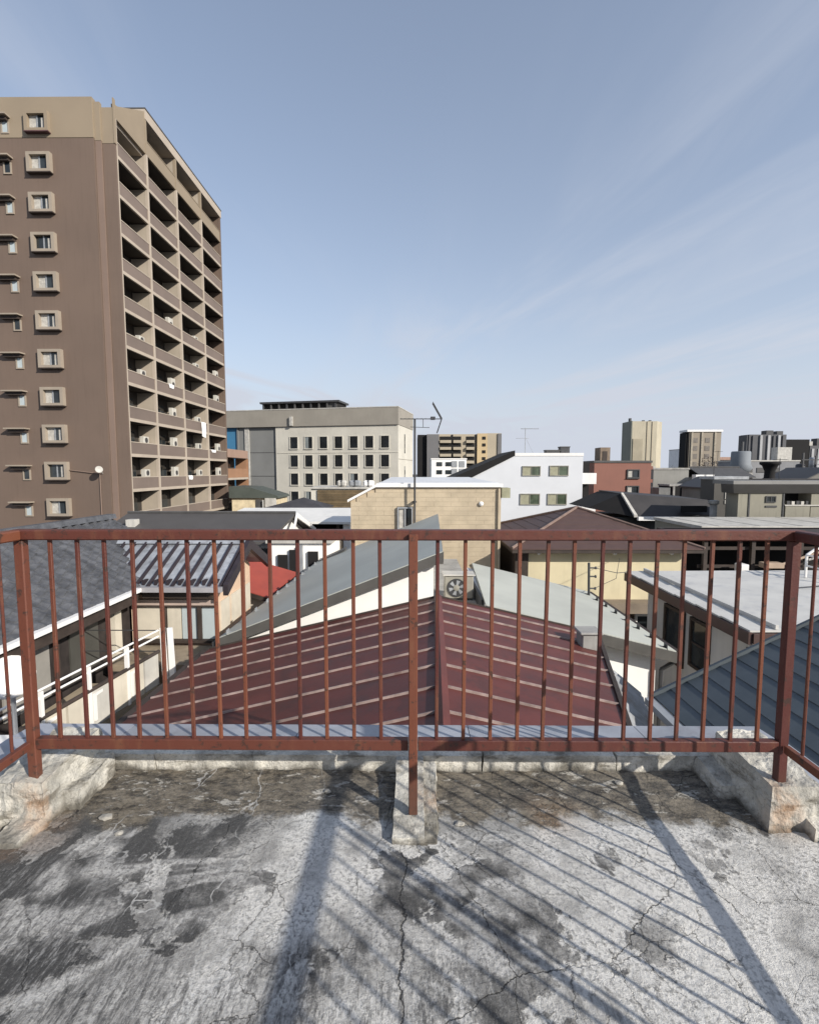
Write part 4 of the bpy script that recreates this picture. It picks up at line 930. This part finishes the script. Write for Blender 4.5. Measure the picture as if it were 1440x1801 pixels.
part(tk, 'stub', MB().tube((65.3, 100, 3.8), (65.3, 100, 5.8), .35, 10), DARKM); B(tk, 'stand', 63.6, 66.8, 98.5, 101.5, -EYE, -.31, CONC)
ws = thing('black_water_stand', 'black flared water stand above the low pale building', 'tank', (39, 55, -1))
part(ws, 'column', MB().disc((39.1, 55, -1.6), (0, 0, 1), [(.9, 0), (.55, .5), (.5, 1.6), (.75, 2.2), (1.0, 2.35), (1.0, 2.6)], 16), BLK, True); B(ws, 'base', 36.6, 41.5, 53.5, 56.5, -EYE, -1.61, BLK)
wt_ = thing('white_box_tank', 'upright white box beside the ribbed office', 'tank', (81, 110, -1)); B(wt_, 'body', 79.7, 82.8, 110, 112, 1.0, 5.2, PALEC); B(wt_, 'base', 79.6, 82.9, 109.9, 112.1, -EYE, .998, CONC)
gy = block('grey_annex', 'long low grey building with pale roof sheets below the ribbed office', 'building', 68.0, 80, 104, 112, 2.0, mat('annex_grey', (.22, .22, .225), .8, .12, .3), PALEC)
grid(gy, (69.5, 72, 75, 78), (.2,), 104, 1.6, 1.0, DGREY)
t = block('far_white_block', 'tiny distant white building between the sandy tower and the taupe slab', 'building', 112, 119, 210, 220, 9.0, WHITE, PALEC)
grid(t, (113.5, 115.5, 117.5), (6.5, 3.5), 210, 1.1, 1.0, GREYM)
t = block('far_pale_hall', 'tiny distant pale hall with arched front right of the taupe slab', 'building', 121, 131, 205, 215, 4.5, PALEC, mat('pink_roof', (.34, .22, .17), .8), None, 1.2)
part(t, 'arch', MB().disc((126.5, 204.95, .8), (0, -1, 0), [(2.6, 0), (2.6, .2), (2.2, .2)], 20), DGREY)
g1 = block('grey_box_building', 'plain grey low building between the red-brown building and the taupe slab', 'building', 33.6, 38.5, 70, 78, .2, mat('mid_grey_wall', (.24, .235, .215), .85, .12, .3, streak=.2), CONC)
grid(g1, (35, 37), (-2.8,), 70, .9, .7, GL)
g2 = block('tan_box_building', 'small tan-grey box building with dark base right of the grey box', 'building', 38.5, 41.4, 68, 72, -1.9, mat('tan_grey_wall', (.3, .27, .22), .85, .1, .4), None)
B(g2, 'base', 38.45, 41.45, 67.9, 72.05, -EYE, -4.2, BLK)
g3 = thing('white_rooftop_sheds', 'pair of tiny white box sheds on the tan-grey roof', 'shed', (40, 69, -1.9))
for x in (38.7, 40.1): o = B(g3, 'shed', x, x+1.1, 68.5, 69.5, -1.9, -.5, WHITE); B(o, 'door', x+.25, x+.85, 68.44, 68.49, -1.85, -.8, DGREY)
g4 = block('dark_open_shed', 'dark open-fronted shed with grey side left of the tan-grey box', 'shed', 33.9, 38.4, 66, 69, -2.0, BLK, CONC)
for x in (34.2, 35.6): B(g4, 'post', x, x+.25, 65.7, 65.98, -EYE, -2.02, CONC)
B(g4, 'side_wall', 32.4, 33.88, 65.8, 69, -EYE, -2.2, mat('mid_grey_wall2', (.17, .17, .165), .8))

# dark-roofed house in the right middle distance
dk = thing('dark_gable_house', 'house with near-black gable roof and white gable board right of the brown hip roof', 'house', (19.5, 43, -EYE))
DKR = mat('near_black_roof', (.034, .031, .031), .6, .2, .8, .1, 20)
part(dk, 'roof', MB().prism([(16.7, 40, -1.8), (23.6, 40, -2.3), (23.6, 39, -3.4), (17.0, 38.2, -3.6)], (0, 5, .1)), DKR)
part(dk, 'side_roof', MB().prism([(16.65, 40, -1.82), (14.2, 40.5, -3.0), (16.9, 38.2, -3.5)], (0, 5, 0)), BLK)
part(dk, 'gable_board', MB().prism([(16.62, 39.9, -1.72), (16.8, 39.9, -1.72), (17.15, 38.0, -3.35), (16.9, 38.0, -3.35)], (0, 0, -.18)), PALEC)
B(dk, 'wall', 14.5, 23.3, 39.2, 45, -EYE, -3.65, mat('dark_wall', (.06, .058, .056), .8)); B(dk, 'white_beam', 17.2, 20.4, 37.9, 38.2, -3.78, -3.5, WHITE)
B(dk, 'opening', 20.9, 22.8, 38.6, 38.9, -3.2, -2.7, BLK)
ch = thing('chimney_pipe', 'stout grey vent pipe in front of the dark roofs', 'chimney', (22.9, 38, -3.6))
part(ch, 'pipe', MB().tube((22.3, 37, -5.5), (22.3, 37, -2.5), .24, 14), CONC, True); part(ch, 'cap', MB().disc((22.3, 37, -2.5), (0, 0, 1), [(.24, 0), (.36, .1), (.36, .3), (.2, .34)], 14), CONC)
dgw = mat('dark_taupe_wall', (.085, .08, .072), .8, .1, .5)
dw = block('dark_taupe_building', 'dark taupe building with two small pale notices beside the pale eaved building', 'building', 25.3, 28, 42, 44, -.7, dgw, GREYM)
B(dw, 'notice', 26.2, 26.75, 41.93, 41.98, -2.35, -1.6, PALEC); B(dw, 'notice', 26.2, 26.7, 41.93, 41.98, -2.75, -2.45, PALEC)
rl = thing('eaved_building', 'low pale building with deep grey eaves at the right', 'building', (26, 38, -EYE))
B(rl, 'roof', 21.9, 34, 34.2, 36.6, -.9, -.66, mat('eave_top', (.2, .195, .185), .6, .1, .5)); part(rl, 'eave', MB().prism([(21.9, 34.2, -.905), (34, 34.2, -.905), (34, 34.9, -1.55), (22.4, 34.9, -1.55)], (0, 1.4, 0)), mat('eave_grey', (.13, .125, .12), .6, .1, .6))
EW = mat('eaved_wall', (.24, .225, .18), .8, .08, .6, .08, 20, streak=.25)
B(rl, 'wall', 22.8, 26.0, 35, 36.4, -EYE, -1.56, EW); B(rl, 'wall', 27.9, 28.7, 35, 36.4, -EYE, -1.57, EW); B(rl, 'recess', 26.0, 33, 36.2, 36.5, -EYE, -1.58, BLK); B(rl, 'wall', 28.8, 33, 35.2, 36.1, -EYE, -2.5, EW)
for x in (23.5, 25.9): B(rl, 'wall_strip', x, x+.1, 34.95, 34.99, -3.4, -1.57, DARKM)
window_y(rl, 24.7, 25.4, -2.2, -1.75, 35, DARKM, GL, 1, .06); B(rl, 'slot', 24.7, 25.5, 34.95, 34.99, -2.55, -2.42, DARKM)
B(rl, 'balcony', 26.1, 27.8, 34.95, 36.1, -3.3, -2.45, EW); B(rl, 'balcony_cap', 26.02, 28.9, 34.9, 36.15, -2.44, -2.36, PALEC)
for k in range(5): B(rl, 'flower_pot', 26.3+.33*k, 26.5+.33*k, 35.1, 35.3, -2.358, -2.1-.03*(k % 2), PALEC if k % 2 else DARKM)
pf = block('pale_flat_roof', 'low building with wide pale concrete flat roof in front of the eaved building', 'building', 16.6, 33, 28.5, 34.1, -3.35, EW, PALEC, None, .2)
B(pf, 'roof_hatch', 27.3, 27.9, 31, 32, -3.14, -2.75, WHITE); B(pf, 'hatch_opening', 27.15, 27.3, 31.05, 31.9, -3.1, -2.8, BLK)
for k in range(6): B(pf, 'roof_joint', 17.5+2.4*k, 17.54+2.4*k, 28.5, 34.0, -3.149, -3.14, DGREY)

# dark yard structures seen through the railing at the right
yd = thing('dark_timber_shed', 'dark cluttered open timber shed seen through the railing at the right', 'shed', (14.5, 19.5, -EYE))
B(yd, 'back_wall', 10.9, 19, 21.5, 21.8, -EYE, -2.5, BLK); B(yd, 'roof', 10.8, 19, 18.6, 22, -2.62, -2.5, DBROWN)
for x in (11.0, 12.8, 14.6, 16.2, 17.6): B(yd, 'post', x, x+.14, 18.7, 18.84, -EYE, -2.63, DBROWN)
for z in (-3.0, -3.7): B(yd, 'beam', 10.9, 18.8, 18.85, 18.95, z, z+.12, DBROWN)
part(yd, 'brace', MB().tube((13.2, 18.5, -3.7), (15.7, 18.5, -2.85), .05), TAN); part(yd, 'brace', MB().tube((14.7, 18.4, -3.3), (17, 18.4, -2.7), .04), PALEC)
for (x, z, w, h, m_, nm) in ((9.2, -3.9, .28, .5, PALEC, 'crate'), (9.55, -3.9, .4, .9, TAN, 'crate'), (12.1, -3.75, .3, .3, WHITE, 'crate'), (13.0, -3.6, .7, .2, TAN, 'board'), (16.6, -3.5, .5, .35, TAN, 'crate')):
    B(yd, nm, x, x+w, 18.2, 18.6, z, z+h, m_, .02)
B(yd, 'shelf', 9.0, 17.8, 18.05, 18.69, -4.0, -3.91, DBROWN); B(yd, 'shelf_base', 9.05, 17.7, 18.15, 18.6, -EYE, -4.01, BLK)
# shrubs growing against the shed
def shrub(label, cx_, cy_, zc, rad, n, col, name='shrub', trunk_z=-EYE, cat='shrub', squash=1.0):
    t = thing(name, label, cat, (cx_, cy_, trunk_z))
    mb = MB()
    for k in range(7):
        a = k*.9; tip = Vector((cx_+rad*.7*math.cos(a), cy_+rad*.5*math.sin(a), zc+rad*.6*math.sin(k*2.1)))
        mb.tube((cx_, cy_, zc-rad*.8), tip, rad*.05, 5, rad*.012)
    mb.tube((cx_, cy_, trunk_z), (cx_, cy_, zc-rad*.7), rad*.09, 7, rad*.06)
    part(t, 'trunk', mb, DBROWN)
    lf = MB()
    for k in range(n):
        d = Vector((random.gauss(0, 1), random.gauss(0, 1), random.gauss(0, 1))).normalized()
        rr_ = rad*(.35+.65*random.random()**.5)*(1+.35*mnoise.noise(d*2.3+Vector((cx_, 0, 0))))
        if mnoise.noise(d*3.1+Vector((cx_*2, 5, rr_))) < -.18: continue
        p = Vector((cx_, cy_, zc)) + Vector((d.x*rr_, d.y*rr_, d.z*rr_*squash)); s = rad*random.uniform(.045, .09)
        u = Vector((random.gauss(0, 1), random.gauss(0, 1), random.gauss(0, 1))).normalized(); v = u.orthogonal().normalized()
        lf.add([p-u*s, p+v*s*.5, p+u*s, p-v*s*.5], [(0, 1, 2, 3)])
    cr = part(t, 'crown', lf, col); cr['kind'] = 'stuff'
    return t
LEAF = mat('dull_leaf', (.06, .07, .03), .7, .4, 3, .0); RLEAF = mat('rusty_leaf', (.12, .06, .035), .7, .4, 1, .0)
shrub('dusty dark shrub growing against the cluttered timber shed', 15.4, 18.0, -3.3, .55, 500, LEAF)
shrub('rusty autumn tree in front of the taupe slab', 82.5, 140, .9, 2.7, 900, RLEAF, 'autumn_tree', -EYE, 'tree', 1.3)
shrub('dark green tree at the foot of the sandy tower', 72.5, 138, -.6, 2.0, 700, LEAF, 'round_tree', -EYE, 'tree')

# ================================================================== 13. left middle distance
h3 = thing('grey_gable_house', 'white-walled house with plain dark grey gable roof behind the ribbed roof', 'house', (-7.2, 17.5, -EYE))
part(h3, 'roof', MB().plate([(-10.2, 17.6, -1.5), (-4.2, 17.6, -1.5), (-4.55, 15.3, -2.2), (-10.2, 15.3, -2.2)], .09), mat('plain_grey_roof', (.078, .073, .07), .55, .08, 1, .05))
part(h3, 'roof', MB().plate([(-10.2, 17.6, -1.5), (-4.2, 17.6, -1.5), (-4.1, 20, -2.3), (-10.2, 20, -2.3)], .09), MATS['plain_grey_roof'])
part(h3, 'barge_board', MB().prism([(-4.18, 17.6, -1.48), (-3.95, 15.8, -2.25), (-3.95, 15.8, -2.38), (-4.18, 17.6, -1.66)], (.05, 0, 0)).prism([(-4.18, 17.6, -1.48), (-4.0, 20, -2.3), (-4.0, 20, -2.43), (-4.18, 17.6, -1.66)], (.05, 0, 0)), WHITE)
B(h3, 'wall', -10, -4.5, 15.9, 19.6, -EYE, -2.26, BRIGHT)
part(h3, 'gable', MB().prism([(-4.49, 15.9, -EYE), (-4.49, 19.6, -EYE), (-4.49, 19.6, -2.28), (-4.49, 17.6, -1.62), (-4.49, 15.9, -2.24)], (.08, 0, 0)), BRIGHT)
B(h3, 'canopy', -7.5, -4.7, 15.0, 15.88, -2.65, -2.5, DARKM); B(h3, 'wall_band', -9.9, -4.6, 15.82, 15.89, -3.05, -2.75, CREAM)
part(h3, 'ridge_tile', MB().tube((-10.2, 17.6, -1.47), (-4.2, 17.6, -1.47), .05, 6), DGREY)
roofpipe = part(h3, 'chimney_stub', MB().box(-9.6, -9.3, 16.4, 16.7, -2.0, -1.62), PALEC)
nw = thing('narrow_white_house', 'narrow white house with tall black openings behind the small red roof', 'house', (-3.5, 15, -EYE))
B(nw, 'wall', -4.35, -2.45, 14.7, 17, -EYE, -2.15, BRIGHT); B(nw, 'roof', -4.4, -2.4, 14.6, 17.1, -2.148, -2.05, PALEC)
for x, w, z1 in ((-4.05, .28, -2.5), (-3.7, .3, -2.35), (-3.15, .3, -2.4)): B(nw, 'opening', x, x+w, 14.62, 14.69, -3.35, z1, BLK)
B(nw, 'drain_pipe', -3.4, -3.3, 14.55, 14.68, -4, -2.2, GREYM)
sb = thing('meter_box', 'small white box with dark emblem beside the narrow white house', 'box', (-2.5, 14.4, -3.2))
B(sb, 'body', -2.68, -2.32, 14.3, 14.6, -EYE, -2.62, WHITE, .01); B(sb, 'emblem', -2.55, -2.45, 14.27, 14.297, -2.86, -2.74, DARKM)
part(sb, 'roof', MB().plate([(-2.75, 14.2, -2.6), (-2.0, 14.2, -2.25), (-2.0, 14.7, -2.25), (-2.75, 14.7, -2.6)], .05), DARKM)
rs = thing('small_red_roof_house', 'cream shed with bright brick-red roof right of the ribbed roof', 'house', (-4.2, 12.4, -EYE))
RR_ = mat('brick_red_roof', (.3, .06, .04), .55, .08, 3, .08, 30)
part(rs, 'roof', MB().plate([(-4.75, 11.9, -2.72), (-3.5, 11.75, -3.05), (-3.15, 13.4, -2.78), (-4.6, 13.4, -2.35)], .06), RR_)
part(rs, 'fascia', MB().prism([(-4.75, 11.88, -2.74), (-3.48, 11.73, -3.07), (-3.48, 11.73, -3.17), (-4.75, 11.88, -2.84)], (0, .03, 0)).prism([(-3.49, 11.75, -3.06), (-3.13, 13.4, -2.79), (-3.13, 13.4, -2.9), (-3.49, 11.75, -3.17)], (.04, 0, 0)), DBROWN)
part(rs, 'wall', MB().prism([(-4.6, 12.05, -2.9), (-3.65, 11.95, -3.15), (-3.35, 13.2, -2.95), (-4.5, 13.2, -2.9)], (0, 0, -EYE+3.15)), CREAM)
wr = thing('white_roof_hall', 'long hall with white sheet roof and dark open front in the left middle', 'building', (-6.5, 28, -EYE))
part(wr, 'roof', MB().plate([(-10.6, 26, -2.62), (-3.2, 26, -2.68), (-3.2, 31, -2.3), (-10.6, 31, -2.3)], .12), mat('white_sheet_roof', (.72, .7, .66), .6, .06, .8, .05, streak=.1))
B(wr, 'wall', -10.3, -3.4, 28, 30.8, -EYE, -2.75, BLK); B(wr, 'side_wall', -3.75, -3.4, 26.3, 28, -EYE, -2.82, BRIGHT); B(wr, 'low_wall', -10, -3.8, 26.2, 26.4, -EYE, -3.2, TAN)
for k in range(5): B(wr, 'front_post', -9.9+1.45*k, -9.75+1.45*k, 26.25, 26.39, -3.198, -2.76, DBROWN)
dh = thing('dark_hip_house', 'house with low dark hip roof below the school-like building', 'house', (-9.5, 42, -EYE))
for q in ([(-12.2, 39.5, -3.0), (-7.0, 39.5, -3.0), (-9.2, 41.5, -2.2)], [(-7.0, 39.5, -3.0), (-7.0, 43.5, -3.0), (-9.2, 41.5, -2.2)], [(-12.2, 43.5, -3.0), (-12.2, 39.5, -3.0), (-9.2, 41.5, -2.2)]):
    part(dh, 'roof_plane', MB().prism(q, (0, 0, -.1)), mat('black_hip_tile', (.05, .047, .05), .6, .2, 1.5, .15, 10))
B(dh, 'wall', -11.9, -7.3, 39.8, 43.3, -EYE, -3.1, CREAM); B(dh, 'roof_pole', -11.98, -11.9, 39.2, 39.28, -5, -2.3, PALEC)
gr = thing('green_roof_house', 'small cream house with dark green-grey roof right of the tower annex', 'house', (-17, 57, -EYE))
part(gr, 'roof', MB().prism([(-20.5, 55, -1.7), (-18.2, 55, -1.8), (-15.1, 55, -2.75), (-15.0, 55, -3.0), (-20.5, 55, -3.0)], (0, 5, 0)), mat('green_grey_roof', (.07, .08, .068), .6, .1, .8))
B(gr, 'wall', -20.3, -15.3, 55.3, 60, -EYE, -3.01, mat('cream_yellow', (.6, .5, .33), .8)); B(gr, 'opening', -17.6, -16.9, 55.2, 55.29, -4.2, -3.2, DGREY); B(gr, 'canopy', -16.4, -15.3, 54.6, 55.2, -4.0, -3.0, PALEC)
br_ = thing('brown_boarded_building', 'low building with brown boarded front and cluttered flat roof', 'building', (-6.5, 47, -EYE))
B(br_, 'wall', -9.3, -2.0, 45, 50, -EYE, -1.6, SC); B(br_, 'roof', -9.4, -1.9, 44.8, 50.1, -1.597, -1.45, PALEC)
BOARD = mat('brown_boards', (.12, .085, .045), .75, .25, 1.2, .2, 20, rnd=.2)
for k in range(11): B(br_, 'board', -8.7, -2.2, 44.86, 44.95, -3.9+.2*k, -3.72+.2*k, BOARD)
for (x, w, m_, lab) in ((-7.0, .9, PALEC, 'leftmost pale bundle on the brown boarded building'), (-5.9, 1.1, GREYM, 'grey bundle in the middle of the boarded building roof'), (-4.6, 1.0, WHITE, 'white bundle at the right of the boarded building roof')):
    t = thing('roof_bundle', lab, 'bundle', (x+w/2, 45.6, -1.45), 0, 'bundles on the boarded building roof')
    B(t, 'cover', x, x+w, 45.2, 46, -1.45, -.85, m_, .15); B(t, 'strap', x+w*.45, x+w*.55, 45.18, 46.02, -1.45, -.83, DARKM)

# ================================================================== 14. dark roofs packed between the eaved building and the skyline
def gable(label, x0, x1, y0, y1, ze, zr, roofm, wallm, along='x', name='dark_roof_house'):
    t = thing(name, label, 'house', ((x0+x1)/2, (y0+y1)/2, -EYE), 0, 'dark roofs below the right skyline')
    B(t, 'wall', x0+.3, x1-.3, y0+.3, y1-.3, -EYE, ze-.12, wallm)
    if along == 'x':
        m_ = (y0+y1)/2
        part(t, 'roof_plane', MB().plate([(x0, y0, ze), (x1, y0, ze), (x1, m_, zr), (x0, m_, zr)], .12), roofm)
        part(t, 'roof_plane', MB().plate([(x0, m_, zr), (x1, m_, zr), (x1, y1, ze), (x0, y1, ze)], .12), roofm)
        part(t, 'ridge_cap', MB().tube((x0, m_, zr+.03), (x1, m_, zr+.03), .12, 6), roofm)
    else:
        m_ = (x0+x1)/2
        part(t, 'roof_plane', MB().plate([(x0, y0, ze), (m_, y0, zr), (m_, y1, zr), (x0, y1, ze)], .12), roofm)
        part(t, 'roof_plane', MB().plate([(m_, y0, zr), (x1, y0, ze), (x1, y1, ze), (m_, y1, zr)], .12), roofm)
        part(t, 'gable', MB().prism([(x0+.35, y0+.31, ze-.1), (x1-.35, y0+.31, ze-.1), (m_, y0+.31, zr-.15)], (0, .2, 0)), wallm)
    for k in range(3):
        x = x0 + (x1-x0)*(k+.8)/3.8
        B(t, 'window', x-.45, x+.45, y0+.2, y0+.295, ze-1.5, ze-.6, GLD)
    return t
WB = mat('weathered_wall_mid', (.2, .19, .17), .85, .15, .4, streak=.2)
gable('black roof running across just behind the eaved building', 33.5, 43, 47, 54, -1.9, -.9, DKR, WB)
gable('dark grey gable roof left of the black water stand', 30.2, 34.6, 50, 57, -1.7, -.6, DGREY, WB, 'y')
gable('dark roof under the white box beside the ribbed office', 47, 56, 62, 69, -1.6, -.2, DKR, WB)
gable('slate roof below the rounded grey water tank', 44, 52, 76, 84, -.9, .6, DGREY, WB)
gable('dark gable at the far right edge above the eaves', 40, 46.5, 52, 58, -1.2, .4, DGREY, WB, 'y')
gable('brown-black roof in front of the taupe slab', 47.5, 58, 92, 99, -.9, .4, DKR, WB)

fr = thing('rooftop_plant', 'black steel plant frame crowded with tanks at the far right edge', 'frame', (50, 62, -EYE))
B(fr, 'base', 46.8, 54, 60.5, 64, -EYE, -.9, BLK)
for k in range(5):
    B(fr, 'post', 47+1.5*k, 47.16+1.5*k, 60.6, 60.76, -.898, 2.2-.35*(k % 3), DARKM)
for z in (.2, 1.3): B(fr, 'beam', 46.9, 53.5, 60.62, 60.74, z, z+.12, DARKM)
for k, (x, w, h) in enumerate(((47.3, 1.0, 1.6), (48.9, .8, 2.4), (50.3, 1.3, 1.3), (52.0, 1.0, 2.0))):
    part(fr, 'tank', MB().disc((x+w/2, 62, -.895), (0, 0, 1), [(w/2, 0), (w/2, h), (w*.4, h+.15), (w*.1, h+.2)], 14), (DARKM, GREYM, PALEC, DGREY)[k], True)
part(fr, 'pipe_run', MB().path([(46.9, 60.5, -.3), (48.6, 60.5, -.3), (48.6, 60.5, .8), (51, 60.5, .8), (51, 60.5, -.7)], .07), GREYM)
for n_, (x, y, z, h, lab) in enumerate(((36.5, 50, -.95, 2.2, 'small aerial on the black roof behind the eaved building'), (48.5, 80, .6, 2.6, 'small aerial on the slate roof below the grey tank'), (31.8, 53, -.75, 1.7, 'small aerial on the dark gable left of the black water stand'))):
    t = thing('rooftop_aerial', lab, 'antenna', (x, y, z), 0, 'small aerials on the right')
    part(t, 'mast', MB().tube((x, y, z-.3), (x, y, z+h), .035, 6), DARKM); part(t, 'boom', MB().tube((x-.5, y, z+h-.1), (x+.7, y, z+h-.1), .025, 6), DARKM)
    for k in range(5): part(t, 'element', MB().tube((x-.4+.24*k, y-.4, z+h-.1), (x-.4+.24*k, y+.4, z+h-.1), .014, 5), DARKM)
